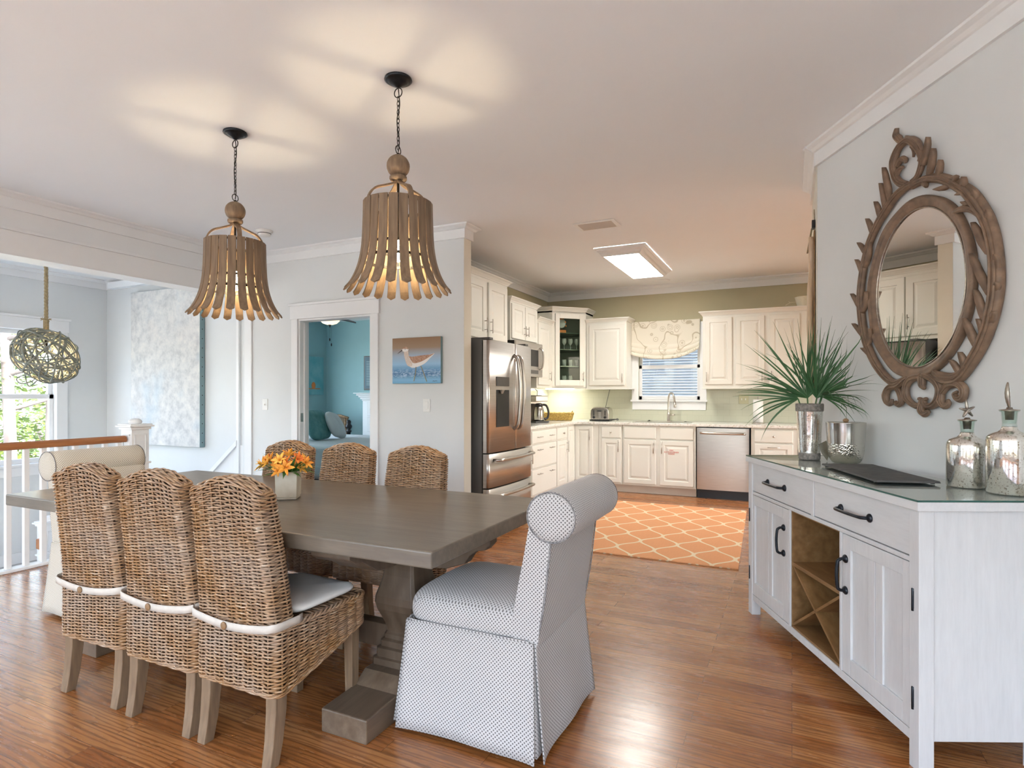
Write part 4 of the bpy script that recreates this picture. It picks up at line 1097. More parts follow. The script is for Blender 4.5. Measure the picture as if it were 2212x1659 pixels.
# crest loop
gnarl(m, [(-.060, .487), (-.115, .520), (-.148, .575), (-.150, .632), (-.118, .682), (-.060, .694), (-.010, .660), (.026, .606), (.036, .556), (.010, .505), (-.03, .492)], [.016, .019, .017, .021, .017, .019, .024, .020, .016, .014, .012])
gnarl(m, [(-.128, .600), (-.100, .622), (-.075, .612), (-.070, .595)], [.013, .015, .013, .008]); gnarl(m, [(-.135, .555), (-.110, .582), (-.085, .580)], [.012, .012, .006])
gnarl(m, [(-.030, .655), (-.015, .628), (-.020, .600)], [.011, .010, .005])
gnarl(m, [(-.095, .700), (-.118, .728), (-.136, .752), (-.130, .782)], [.013, .019, .016, .010]); gnarl(m, [(-.07, .695), (-.058, .716)], [.014, .009])
m.obj('crest', 'mirror_wood', mr)
def leafc(m, b0, tip, w, curl=.02, d=.03):
    """carved acanthus leaf: cupped blade with a rib and a curled tip"""
    a = Vector((b0[0], 0, b0[1])); t = Vector((tip[0], 0, tip[1])); D = t-a; Ln = D.length; D.normalize(); S = Vector((D.z, 0, -D.x)); vs = []; ns = 8
    for i in range(ns+1):
        q = i/ns; ww = w*(sin(PI*(q*.80+.14))**.8)*(1-.25*abs(sin(q*PI*2.5))*.6) if i < ns else w*.12
        p = a+D*Ln*q+S*(curl*q*q); lift = d+.018*q*q
        for s, h in ((-1, -.004), (-.5, .009), (0, .004), (.5, .009), (1, -.004)):
            vs.append((p+S*ww*s+Vector((0, -(lift+h), 0))))
        for s, h in ((.8, -.013), (0, -.014), (-.8, -.013)): vs.append(p+S*ww*s+Vector((0, -(lift+h), 0)))
    fs = [(i*8+k, i*8+(k+1) % 8, (i+1)*8+(k+1) % 8, (i+1)*8+k) for i in range(ns) for k in range(8)]+[tuple(range(8))[::-1], tuple(ns*8+k for k in range(8))]
    m.add(vs, fs, smooth=True)
m = MB()
for b0, tp, w, c in (((.050, .535), (.100, .640), .019, .004), ((.030, .560), (.060, .600), .016, .0), ((.085, .480), (.124, .580), .022, .012), ((.135, .455), (.165, .515), .018, .01), ((.19, .41), (.262, .400), .020, -.006),
                     ((-.168, .445), (-.208, .612), .020, .022), ((-.205, .420), (-.222, .548), .014, .012), ((-.238, .380), (-.258, .470), .016, .010), ((-.295, .315), (-.322, .405), .016, .008), ((-.345, .225), (-.388, .302), .016, .004), ((-.385, .14), (-.402, .22), .014, .0),
                     ((-.362, .17), (-.272, .262), .017, -.03), ((-.392, -.05), (-.446, .045), .015, .006), ((-.380, -.06), (-.312, .03), .019, -.015), ((-.370, -.19), (-.434, -.115), .014, .006), ((-.345, -.24), (-.285, -.16), .019, -.01), ((-.30, -.30), (-.36, -.25), .013, .006), 
                     ((.262, .330), (.292, .395), .020, .006), ((.325, .265), (.345, .325), .022, .006), ((.385, .150), (.410, .225), .021, .006), ((.422, -.03), (.446, .045), .022, .004), ((.420, -.10), (.452, -.06), .018, .004), ((.385, -.22), (.440, -.17), .018, .004),
                     ((.31, .27), (.285, .285), .013, .01), ((.30, .35), (.26, .33), .012, .0), ((.20, .39), (.14, .395), .014, .0), ((.05, .455), (.09, .425), .013, .0),
                     ((.395, .06), (.318, .178), .020, .030), ((.400, -.10), (.306, .055), .020, .035), ((.385, -.22), (.338, -.08), .020, .018), ((.340, -.30), (.282, -.19), .021, .022), ((.37, -.26), (.368, -.19), .016, .0), ((.285, -.40), (.270, -.315), .018, .008), ((.26, -.41), (.225, -.345), .015, .006)):
    m = MB(); leafc(m, b0, tp, w, c); m.obj('carved_leaf', 'mirror_wood', mr)
def scroll(pts, r, **k):
    m = MB(); gnarl(m, pts, r, **k); m.obj('scroll', 'mirror_wood', mr)
scroll([(.392, .165), (.345, .235), (.290, .268), (.225, .272)], [.010, .016, .017, .008], d=.03)
scroll([(.300, -.375), (.225, -.410), (.150, -.405), (.110, -.385)], [.012, .016, .018, .010], d=.025)
scroll([(.030, -.405), (-.035, -.415), (-.068, -.455), (-.060, -.505), (-.015, -.535), (.020, -.535), (.030, -.512), (.010, -.505)], [.016, .019, .017, .018, .015, .014, .012, .007])
scroll([(.045, -.400), (.100, -.418), (.138, -.455), (.132, -.505), (.095, -.535), (.058, -.535), (.048, -.512), (.065, -.505)], [.016, .020, .019, .019, .016, .014, .012, .007])
scroll([(.035, -.525), (.030, -.555), (.050, -.572), (.075, -.560)], [.014, .018, .017, .010]); scroll([(.035, -.41), (.035, -.445), (.05, -.46)], [.020, .016, .008])
scroll([(-.065, -.405), (-.120, -.440), (-.180, -.452), (-.208, -.490), (-.196, -.525), (-.170, -.528), (-.165, -.508)], [.014, .019, .018, .019, .016, .012, .008])
scroll([(-.13, -.455), (-.105, -.485), (-.098, -.520), (-.122, -.535), (-.142, -.520)], [.014, .016, .016, .013, .008])
scroll([(.150, -.470), (.145, -.510), (.165, -.535), (.188, -.524), (.182, -.508)], [.014, .018, .016, .012, .007]); scroll([(.150, -.480), (.185, -.448), (.235, -.442), (.268, -.465), (.262, -.500), (.235, -.505), (.220, -.485), (.235, -.475)], [.014, .018, .019, .019, .017, .013, .011, .006])


# ------------------------------------------------------------ wooden stave pendants
def pendant(label, loc, drop):
    t = thing('pendant_lamp', label, 'pendant lamp', loc, 0, 'wooden stave pendant lamps over the table')
    dz = -drop
    m = MB(); m.lathe([(.001, .0), (.063, .0), (.065, -.008), (.056, -.014), (.045, -.015), (.040, -.024), (.020, -.032), (.010, -.040), (.001, -.042)], 36, (0, 0, -.001), cap=False); m.obj('canopy', 'black_iron', t)
    m = MB(); zt = -.045; zb = -.355+dz
    def ringl(c, R, r, ax): m.tube([(c[0]+(R*cos(2*PI*k/18) if ax else 0), c[1]+(0 if ax else R*cos(2*PI*k/18)), c[2]+R*1.0*sin(2*PI*k/18)) for k in range(18)], r, 6, closed=True)
    ringl((0, 0, zt-.022), .022, .0025, 1)
    z = zt-.052; i = 0
    while z > zb+.03:
        m.tube([((.0065*cos(2*PI*k/12)) if i % 2 else 0, 0 if i % 2 else .0065*cos(2*PI*k/12), z+.0135*sin(2*PI*k/12)) for k in range(12)], .0018, 5, closed=True); z -= .0205; i += 1
    ringl((0, 0, zb+.018), .020, .0022, 0)
    m.obj('chain', 'dark_metal', t)
    m = MB(); m.tube(smooth_path([(0, 0, zt), (.006, .003, zt-.08), (-.005, -.003, (zt+zb)/2), (.006, 0, zb+.06), (0, 0, zb+.01)], 5), .0026, 6); m.obj('cord', 'black_plastic', t)
    Z = -.02-.79+dz   # level of the bell mouth relative to the ceiling is Z-.21
    m = MB(); m.ball((0, 0, zb-.058), .054, 24, 16); m.obj('ball', 'slat_wood', t)
    m = MB(); m.lathe([(.006, zb+.005), (.008, zb-.004), (.014, zb-.010)], 14); m.obj('stem', 'dark_metal', t)
    zr = zb-.112
    m = MB(); m.lathe([(.030, zr+.010), (.040, zr+.004), (.041, zr-.006), (.036, zr-.014), (.022, zr-.016), (.02, zr)], 30, cap=False); m.obj('neck_ring', 'slat_wood', t)
    ztop = zr-.122
    for k in range(4):
        a = PI/4+PI/2*k+.25; m = MB(); w = .012; P = smooth_path([(.012, zr-.006, 0), (.028, zr-.026, 0), (.070, zr-.045, 0), (.118, zr-.066, 0), (.146, zr-.105, 0), (.152, zr-.16, 0)], 4)
        vs = []
        for p in P:
            for s in (-1, 1):
                for o in (0, .009): vs.append(((p[0]-o*.7)*cos(a)-s*w*sin(a), (p[0]-o*.7)*sin(a)+s*w*cos(a), p[1]-o*.7))
        q = len(P); fs = []
        for i in range(q-1): fs += [(i*4, i*4+2, i*4+6, i*4+4), (i*4+1, i*4+5, i*4+7, i*4+3), (i*4, i*4+4, i*4+5, i*4+1), (i*4+2, i*4+3, i*4+7, i*4+6)]
        fs += [(0, 1, 3, 2), (q*4-4, q*4-2, q*4-1, q*4-3)]
        m.add(vs, fs); m.obj('arm', 'slat_wood', t)
    prof = [(.160, 0), (.162, -.09), (.166, -.18), (.173, -.24), (.184, -.29), (.200, -.335), (.221, -.376), (.242, -.402)]
    NS = 22
    for k in range(NS):
        a = 2*PI*k/NS+.07; m = MB(); w = .0207; th = .006; vs = []; P = smooth_path([(r, z_, 0) for r, z_ in prof], 3)
        q = len(P)
        for i, p in enumerate(P):
            tt = (P[min(i+1, q-1)]-P[max(i-1, 0)]).normalized(); nx, nz = -tt[1], tt[0]
            if nx < 0: nx, nz = -nx, -nz
            for o in (0, -th):
                for s in (-1, 1): vs.append(((p[0]+nx*o)*cos(a)-s*w*sin(a), (p[0]+nx*o)*sin(a)+s*w*cos(a), ztop+p[1]+nz*o))
        tt = (P[-1]-P[-2]).normalized(); tip = P[-1]+tt*.014
        for o in (0, -th): vs.append(((tip[0]+nx*o)*cos(a), (tip[0]+nx*o)*sin(a), ztop+tip[1]+nz*o))
        fs = []
        for i in range(q-1): fs += [(i*4, i*4+1, i*4+5, i*4+4), (i*4+2, i*4+6, i*4+7, i*4+3), (i*4, i*4+4, i*4+6, i*4+2), (i*4+1, i*4+3, i*4+7, i*4+5)]
        e = (q-1)*4; fs += [(0, 2, 3, 1), (e, e+1, e+4), (e+2, e+5, e+3), (e, e+4, e+5, e+2), (e+1, e+3, e+5, e+4)]
        m.add(vs, fs); m.obj('stave', 'slat_wood', t, .0008, 1)
    m = MB()
    for zz, rr in ((ztop-.012, .1525), (ztop-.205, .160), (ztop-.265, .170)):
        m = MB(); m.lathe([(rr-.003, zz-.006), (rr, zz-.006), (rr, zz+.006), (rr-.003, zz+.006), (rr-.003, zz-.006)], 48, cap=False, smooth=False); m.obj('hoop', 'dark_metal', t)
    m = MB(); m.lathe([(.006, zr-.01), (.006, ztop-.10)], 10); m.lathe([(.013, ztop-.10), (.015, ztop-.105), (.015, ztop-.16), (.012, ztop-.165)], 16)
    so = m.obj('socket', 'black_plastic', t)
    m = MB(); m.lathe([(.010, ztop-.165), (.012, ztop-.180), (.024, ztop-.205), (.029, ztop-.232), (.025, ztop-.258), (.012, ztop-.272), (.001, ztop-.275)], 20, cap=False); m.obj('bulb', 'bulb_glow', t)
    d = bpy.data.lights.new('pendant_bulb_light', 'POINT'); o = bpy.data.objects.new('pendant_bulb_light', d); C.objects.link(o); o.parent = t
    o.location = (0, 0, ztop-.23); d.energy = 17; d.color = (1, .80, .54); d.shadow_soft_size = .031
    return t
pendant('wooden stave bell pendant nearer the kitchen, hanging on a short chain', (-1.672, 2.262, H), 0)
pendant('wooden stave bell pendant nearer the stairs, hanging lower on its chain', (-2.845, 2.325, H), .035)

# ------------------------------------------------------------ bird picture, switches, smoke detector
bp = thing('bird_picture', 'square canvas print of a brown and white sandpiper on blue water', 'picture', (-3.06, YB, 1.565))
S_ = .262; m = MB(); m.box(-S_, S_, -.034, -.003, -.208, .208); m.obj('canvas', 'canvas_edge', bp, .003)
m = MB(); m.add([(-S_+.001, -.0348, -.207), (S_-.001, -.0348, -.207), (S_-.001, -.0348, .207), (-S_+.001, -.0348, .207)], [(0, 1, 2, 3)], [[(0, 0), (1, 0), (1, 1), (0, 1)]]); m.obj('print', 'bird_print', bp, recalc=False)
def poly(m, pts, y): m.prism(pts, lambda a, b: (a, y, b), lambda a, b: (a, y-.0006, b))
def pxb(x, z): return ((x-.5)*2*S_, (z-.5)*.416)
def shp(pts, y, mat, nm, par):
    m = MB(); P = smooth_path([(*pxb(*p), 0) for p in pts+[pts[0]]], 5)[:-1]; poly(m, [(p[0], p[1]) for p in P], y); return m.obj(nm, mat, par)
bb = shp([(.27, .66), (.33, .62), (.42, .58), (.60, .60), (.78, .62), (.88, .645), (.78, .53), (.68, .43), (.56, .37), (.44, .34), (.36, .38), (.30, .48), (.27, .58)], -.0352, 'bird_white', 'bird_body', bp)
shp([(.35, .60), (.42, .585), (.60, .605), (.80, .62), (.885, .65), (.74, .545), (.60, .47), (.46, .44), (.40, .50)], -.0359, 'bird_brown', 'bird_wing', bb)
shp([(.26, .74), (.25, .66), (.27, .54), (.32, .40), (.40, .37), (.42, .44), (.36, .56), (.345, .66), (.33, .76)], -.0362, 'bird_buff', 'bird_neck', bb)
shp([(.20, .735), (.23, .775), (.28, .80), (.33, .775), (.345, .73), (.30, .70), (.24, .70)], -.0366, 'bird_white', 'bird_head', bb)
shp([(.21, .755), (.25, .80), (.31, .80), (.34, .75), (.28, .765)], -.037, 'bird_brown', 'bird_crown', bb)
m = MB(); m.tube([(*pxb(.215, .735)[:1], -.037, pxb(.215, .735)[1]), (pxb(.115, .66)[0], -.037, pxb(.115, .66)[1])], [.004, .0015], 6)
m.ball((pxb(.275, .752)[0], -.0375, pxb(.275, .752)[1]), .0042, 8, 6, sy=.3); m.obj('bird_beak', 'bird_dark', bb)
m = MB()
for pts in (((.50, .36), (.49, .22), (.455, .05)), ((.60, .38), (.66, .22), (.72, .04))): m.tube([(pxb(*p)[0], -.0365, pxb(*p)[1]) for p in pts], .0035, 6)
m.obj('bird_leg', 'bird_leg', bb)
m = MB(); m.tube(smooth_path([(pxb(x, z)[0], -.0352, pxb(x, z)[1]) for x, z in ((.84, .04), (.86, .055), (.88, .04), (.90, .055), (.93, .045))], 4), .0016, 5); m.obj('signature', 'bird_dark', bp)
def switch(label, x, z, g):
    t = thing('light_switch', label, 'light switch', (x, YB, z), 0)
    m = MB(); m.box(-.037, .037, -.006, -.0005, -.058, .058); m.obj('wall_plate', 'white_plastic', t, .002)
    if g: 
        m = MB(); m.box(-.017, .017, -.010, -.006, -.034, .034); m.obj('rocker', 'white_plastic', t, .002)
    else:
        m = MB(); m.box(-.005, .005, -.016, -.006, -.009, .009); m.obj('toggle', 'white_plastic', t, .001)
    return t
switch('white toggle light switch on the wall left of the bedroom doorway', -4.983, 1.155, 0); switch('white rocker light switch below the bird picture', -2.968, 1.16, 1)
sd = thing('smoke_detector', 'round white smoke detector on the ceiling behind the farther pendant', 'smoke detector', (-4.31, 3.83, H))
m = MB(); m.lathe([(.001, -.001), (.075, -.001), (.075, -.008), (.06, -.012), (.056, -.020), (.052, -.042), (.045, -.050), (.001, -.050)], 36, cap=False); m.obj('case', 'white_plastic', sd)
m = MB(); m.lathe([(.0565, -.026), (.0572, -.026), (.0562, -.031), (.0555, -.031)], 36, cap=False); m.obj('vent_slot', 'dark_metal', sd)

# ------------------------------------------------------------ driftwood hanging on the return wall
dw = thing('driftwood_hanging', 'tall pale driftwood strip hung at the wall corner left of the mirror', 'wall decoration', (.133, 4.12, 1.75))
m = MB(); P = []; R = []
for i in range(19):
    q = i/18; P.append((-.026+.004*sin(q*9), .02*sin(q*5), .49-q*.95)); R.append(.014+.008*sin(min(q*1.4, 1)*PI*.8)+.002*sin(q*23))
m.tube(P, R, 8, flat=.9); m.obj('driftwood', 'driftwood', dw)
m = MB(); m.box(-.012, -.003, -.05, .05, -.46, .52); m.obj('backing_board', 'rack_wood', dw, .003)
m = MB(); m.box(-.022, -.002, -.028, .028, .54, .59); m.obj('hanger_cap', 'black_plastic', dw, .003)
m = MB(); m.tube([(-.006, 0, .59), (-.008, .0, .66)], .003, 6); m.tube([(-.02, .02, .55), (-.045, .05, .40)], .005, 6); m.obj('cord', 'rope_fibre', dw)

# ------------------------------------------------------------ kitchen cabinetry
def frame(o, a, out):
    """matrix: local (a, outward, up) -> room"""
    a = Vector(a); out = Vector(out); M = Matrix.Identity(4)
    for i in range(3): M[i][0] = a[i]; M[i][1] = out[i]; M[i][2] = (0, 0, 1)[i]; M[i][3] = o[i]
    return M
FB = frame((0, 7.42, 0), (1, 0, 0), (0, -1, 0))         # base cabinets on the back wall, a = X
FU = frame((0, 7.70, 0), (1, 0, 0), (0, -1, 0))         # wall cabinets on the back wall
FL = frame((-2.623, 0, 0), (0, 1, 0), (1, 0, 0))        # base cabinets on the left wall, a = Y
FLU = frame((-2.90, 0, 0), (0, 1, 0), (1, 0, 0))        # wall cabinets on the left wall
def cmb(M, base):
    m = MB(base); m.M = M; return m
def raised(m, a0, a1, z0, z1, fr=.055, th=.019):
    """raised-panel front standing proud of the face frame"""
    R = [(0, .0005), (0, th-.004), (.004, th), (fr, th), (fr+.006, th-.009), (fr+.018, th-.009), (fr+.040, th-.001), (fr+.042, th-.001)]
    vs = []
    for i, o in R: vs += [(a0+i, o, z0+i), (a1-i, o, z0+i), (a1-i, o, z1-i), (a0+i, o, z1-i)]
    fs = [(i*4+k, i*4+(k+1) % 4, i*4+4+(k+1) % 4, i*4+4+k) for i in range(len(R)-1) for k in range(4)]
    fs += [(0, 3, 2, 1), tuple((len(R)-1)*4+k for k in range(4))]
    m.add(vs, fs)
def slabf(m, a0, a1, z0, z1, th=.019):
    R = [(0, .0005), (0, th-.005), (.005, th)]; vs = []
    for i, o in R: vs += [(a0+i, o, z0+i), (a1-i, o, z0+i), (a1-i, o, z1-i), (a0+i, o, z1-i)]
    m.add(vs, [(i*4+k, i*4+(k+1) % 4, i*4+4+(k+1) % 4, i*4+4+k) for i in range(2) for k in range(4)]+[(0, 3, 2, 1), (8, 9, 10, 11)])
def barpull(M, base, par, a, z, L_=.13, vert=True, th=.019):
    m = cmb(M, base); h = L_/2
    if vert:
        m.tube([(a, th+.030, z-h), (a, th+.030, z+h)], .0052, 8)
        for s in (-.6, .6): m.tube([(a, th, z+h*s), (a, th+.030, z+h*s)], .004, 6)
    else:
        m.tube([(a-h, th+.030, z), (a+h, th+.030, z)], .0052, 8)
        for s in (-.6, .6): m.tube([(a+h*s, th, z), (a+h*s, th+.030, z)], .004, 6)
    return m.obj('handle', 'nickel', par)
def knobp(M, base, par, a, z):
    m = cmb(M, base); m.tube([(a, .019, z), (a, .032, z), (a, .036, z), (a, .044, z)], [.005, .005, .014, .011], 12); return m.obj('knob', 'nickel', par)
def cab_crown(m, a0, a1, z, depth, o0=0., l=True, r=True, ht=.055, pr=.045):
    """moulding at the top of a wall cabinet, wrapping the exposed ends"""
    prof = [(.0, 0), (.006, .0), (.010, .012), (.030, .034), (pr, ht-.010), (pr, ht), (-.02, ht), (-.02, 0)]
    n = len(prof); path = []
    if l: path.append((a0, -depth, (-1, 0), 'l0'))
    vs = []; fs = []
    rings = []
    el = 1 if l else 0; er = 1 if r else 0
    if l: rings.append([(a0-p, -depth, z+h) for p, h in prof])
    rings.append([(a0-p*el, o0+p, z+h) for p, h in prof]); rings.append([(a1+p*er, o0+p, z+h) for p, h in prof])
    if r: rings.append([(a1+p, -depth, z+h) for p, h in prof])
    for q in rings: vs += q
    for i in range(len(rings)-1): fs += [(i*n+k, i*n+(k+1) % n, (i+1)*n+(k+1) % n, (i+1)*n+k) for k in range(n)]
    fs += [tuple(range(n))[::-1], tuple((len(rings)-1)*n+k for k in range(n))]
    m.add(vs, fs)
G1, G2 = 'white base cabinets', 'white wall cabinets'
def cab(name, label, M, a0, a1, z0, z1, depth, group, crown=None, toe=False, gap=.0015):
    o = M @ Vector(((a0+a1)/2, -depth/2, z0 if not toe else 0)); t = thing(name, label, 'cabinet', o, 0, group); base = tuple(o)
    m = cmb(M, base); m.box(a0+gap, a1-gap, -depth, 0, z0, z1)
    if toe: m.box(a0+gap, a1-gap, -depth, -.07, .0, z0)
    m.obj('body', 'cabinet_paint', t, .0015)
    if crown:
        m = cmb(M, base); cab_crown(m, a0, a1, z1, depth-.01, l=crown[0], r=crown[1]); m.obj('crown', 'cabinet_paint', t)
    return t, base
def door(t, base, M, a0, a1, z0, z1, ha, hz, hl=.13, fr=.055):
    m = cmb(M, base); raised(m, a0, a1, z0, z1, fr); d = m.obj('door', 'cabinet_paint', t)
    if ha is not None: barpull(M, base, d, ha, hz, hl)
    return d
def drawer(t, base, M, a0, a1, z0, z1, hs=(), knob=None, pulls=.075):
    m = cmb(M, base); slabf(m, a0, a1, z0, z1); d = m.obj('drawer', 'cabinet_paint', t)
    for a in hs: barpull(M, base, d, a, (z0+z1)/2 if z1-z0 < .2 else z1-.055, pulls, False)
    if knob is not None: knobp(M, base, d, knob, (z0+z1)/2)
    return d
# ---- base run on the left wall (a = Y)
t, b = cab('base_cabinet', 'narrow white pull-out base cabinet squeezed against the refrigerator', FL, 5.60, 5.965, .105, .866, .60, G1, toe=True)
door(t, b, FL, 5.62, 5.955, .13, .85, 5.93, .58, .17)
t, b = cab('base_cabinet', 'white base cabinet with three wide drawers and paired pulls beside the refrigerator', FL, 5.965, 6.745, .105, .866, .60, G1, toe=True)
for z0, z1 in ((.705, .845), (.430, .685), (.130, .410)): drawer(t, b, FL, 5.982, 6.73, z0, z1, (6.17, 6.54), pulls=.12)
t, b = cab('base_cabinet', 'white base cabinet with small knobbed drawer and narrow door left of the inner corner', FL, 6.745, 7.14, .105, .866, .60, G1, toe=True)
drawer(t, b, FL, 6.76, 7.11, .705, .845, knob=6.96); door(t, b, FL, 6.76, 7.11, .13, .685, 7.085, .60, .14)
t, b = cab('base_cabinet', 'white corner base cabinet with folded doors meeting at the inner corner', FL, 7.14, 7.418, .105, .866, .60, G1, toe=True)
door(t, b, FL, 7.155, 7.40, .13, .845, None, 0, fr=.045)
m = cmb(FB, b); m.box(-2.64, -2.285, -.60, 0, .105, .866); m.box(-2.64, -2.285, -.60, -.07, 0, .105); m.obj('body', 'cabinet_paint', t, .0015)
door(t, b, FB, -2.605, -2.36, .13, .845, -2.395, .74, .15, .045)
# ---- base run on the back wall (a = X)
t, b = cab('base_cabinet', 'white base cabinet with a knobbed drawer over a narrow door under the toaster', FB, -2.283, -1.965, .105, .866, .60, G1, toe=True)
drawer(t, b, FB, -2.24, -1.988, .705, .845, knob=-2.114); door(t, b, FB, -2.24, -1.988, .13, .685, -2.012, .60, .15, .05)
t, b = cab('sink_cabinet', 'white double-door sink cabinet with two false drawer fronts and a red sticker', FB, -1.962, -1.056, .105, .866, .60, G1, toe=True)
drawer(t, b, FB, -1.94, -1.539, .705, .845); drawer(t, b, FB, -1.488, -1.085, .705, .845)
door(t, b, FB, -1.94, -1.539, .13, .685, -1.565, .60, .15); d = door(t, b, FB, -1.488, -1.085, .13, .685, -1.462, .60, .15)
def text(body, loc, size, mat, par, M=None, rot=(PI/2, 0, 0), name='lettering', align='CENTER', ext=.0003):
    c = bpy.data.curves.new(name, 'FONT'); c.body = body; c.size = size; c.align_x = align; c.align_y = 'CENTER'; c.extrude = ext; c.space_line = .85
    o = bpy.data.objects.new(name, c); C.objects.link(o); o.location = loc; o.rotation_euler = rot; me = bpy.data.meshes.new_from_object(o); bpy.data.objects.remove(o); me.materials.clear(); me.materials.append(MATS[mat])
    o = bpy.data.objects.new(name, me); C.objects.link(o); o.location = loc; o.rotation_euler = rot; o.parent = par
    return o
text('FIRE\nEXTINGUISHER\nINSIDE', (-1.345-b[0], 7.42-.0197-b[1], .545-b[2]), .026, 'red_print', d, name='sticker_lettering')
t, b = cab('base_cabinet', 'white base cabinet with a knobbed drawer right of the dishwasher', FB, -.435, .06, .105, .866, .60, G1, toe=True)
drawer(t, b, FB, -.395, .010, .705, .845, knob=-.19); door(t, b, FB, -.395, .010, .13, .685, None, 0); 
m = cmb(FB, b); m.tube([(-.255, .049, .648), (-.125, .049, .648)], .0052, 8); m.tube([(-.23, .019, .648), (-.23, .049, .648)], .004, 6); m.tube([(-.15, .019, .648), (-.15, .049, .648)], .004, 6); m.obj('handle', 'nickel', t)
t, b = cab('base_cabinet', 'white base cabinet run continuing behind the end of the mirror wall', FB, .062, 1.5, .105, .866, .60, G1, toe=True)
door(t, b, FB, .09, .55, .13, .845, .51, .66)
# dishwasher
dwx0, dwx1 = -1.052, -.442
dwt = thing('dishwasher', 'stainless steel dishwasher with a bowed bar handle under the counter', 'dishwasher', (-.747, 7.72, 0)); b = (-.747, 7.72, 0)
m = cmb(FB, b); m.box(dwx0+.004, dwx1-.004, -.57, -.008, .10, .864); m.obj('tub', 'black_plastic', dwt)
m = cmb(FB, b)
def dwf(u, v):
    x = dwx0+.012+(dwx1-dwx0-.024)*u; o = .026+.012*sin(PI*u)**.6; return (x, o, .115+.742*v)
m.grid(dwf, 24, 2); x0, x1 = dwx0+.012, dwx1-.012
m.box(x0, x1, .0, .026, .115, .857); m.obj('door', 'steel_horizontal', dwt)
m = cmb(FB, b); m.tube(smooth_path([(dwx0+.055, .036, .795), (dwx0+.075, .068, .797), (dwx0+.2, .082, .797), (-.747, .084, .797), (dwx1-.2, .082, .797), (dwx1-.075, .068, .797), (dwx1-.055, .036, .795)], 6), .014, 12); m.obj('handle', 'nickel', dwt)
m = cmb(FB, b); m.box(-.80, -.70, .0375, .040, .185, .202); m.obj('badge', 'nickel', dwt)
m = cmb(FB, b); m.box(dwx0+.004, dwx1-.004, -.07, -.045, .0, .108); m.obj('toe_kick', 'black_plastic', dwt)
# toe kick board in front of the bases
m = MB(); m.box(-2.68, -1.06, 7.475, 7.489, .003, .105); m.box(-.432, 1.5, 7.475, 7.489, .003, .105); m.box(-2.693, -2.679, 5.6, 7.475, .003, .105)
o = struct('baseboard_kitchen', m, 'toe_paint')
# ---- countertop
CT = (-2., 7.6, .868)
m = MB(CT); oc = [(-2.595, 5.595), (-2.595, 7.30)] + [(-2.495-.10*cos(math.radians(a)), 7.29+.10*sin(math.radians(a))) for a in (15, 35, 55, 75)] + [(-2.48, 7.39), (1.5, 7.39), (1.5, YK-.012), (XK+.012, YK-.012), (XK+.012, 5.595)]
m.prism(oc, lambda a, c: (a, c, .869), lambda a, c: (a, c, .905)); ct = m.obj('countertop', 'white_granite', None, .006, 3)
tag(ct, 'pale speckled granite countertop running round the kitchen corner', 'countertop')
# undermount sink drawn as the recess rim and bowl floor
sk = thing('kitchen_sink', 'undermount sink let into the countertop below the kitchen window', 'sink', (-1.5, 7.66, .906)); bs = (-1.5, 7.66, .906)
m = MB(bs); Q = rrect(.36, -.19, .19, .05, .03); n = len(Q)
m.add([(x-1.5, y+7.64, z) for z, k in ((.9062, 1), (.9066, 1), (.9066, .965), (.9063, .955)) for x, y in [(q[0]*k, q[1]*k) for q in Q]], [(i*n+k, i*n+(k+1) % n, (i+1)*n+(k+1) % n, (i+1)*n+k) for i in range(3) for k in range(n)], smooth=True); m.obj('rim', 'nickel', sk)
m = MB(bs); m.add([(q[0]*.955-1.5, q[1]*.955+7.64, .9062) for q in Q], [tuple(range(n))]); m.obj('bowl', 'steel', sk, recalc=False)
fc = thing('kitchen_faucet', 'tall brushed gooseneck kitchen faucet in front of the window', 'faucet', (-1.475, 7.90, .905)); 
m = MB(); m.lathe([(.030, 0), (.030, .006), (.024, .010)], 20); P = [(0, 0, 0), (0, 0, .10), (0, 0, .22)]
P += [(.045-.045*cos(math.radians(a)), -.045+.045*cos(math.radians(a)), .29+.085*sin(math.radians(a))) for a in (20, 50, 80, 110, 140)] + [(.095, -.095, .27), (.098, -.098, .25)]
m.tube(smooth_path(P, 5), .0135, 14); m.obj('gooseneck', 'nickel', fc)
m = MB(); m.tube([(.098, -.098, .262), (.101, -.101, .20), (.102, -.102, .185)], [.017, .018, .015], 14); m.obj('spray_head', 'nickel', fc)
m = MB(); m.tube([(0, 0, .085), (.05, -.02, .087), (.085, -.03, .092)], [.012, .009, .011], 10); m.obj('lever', 'nickel', fc)
m = MB(); m.lathe([(.018, 0), (.017, .10), (.015, .12)], 18); m.obj('body', 'nickel', fc)
for i, (x, lab) in enumerate(((-1.72, 'small chrome soap dispenser cap left of the faucet'), (-1.25, 'small round sink hole cover right of the faucet'))):
    m = MB((x, 7.86, .9055)); m.lathe([(.028, 0), (.026, .004), (.010, .006), (.008, .014), (.001, .016)] if i == 0 else [(.016, 0), (.014, .006), (.001, .007)], 20, (x, 7.86, .9055), cap=False)
    tag(m.obj('sink_accessory', 'dark_metal'), lab, 'sink fitting')
# ---- backsplash
m = MB(); m.box(XK+.001, WX0-.10, YK-.010, YK-.001, .906, 1.345); m.box(WX1+.08, 1.5, YK-.010, YK-.001, .906, 1.345); m.box(WX0-.10, WX1+.08, YK-.010, YK-.001, .906, 1.055); m.box(WX0-.1, WX0-.085, YK-.010, YK-.001, 1.055, 1.345)
m.box(XK+.001, XK+.010, 5.6, YK-.012, .906, 1.345); struct('trim_15', m, 'subway_tile')
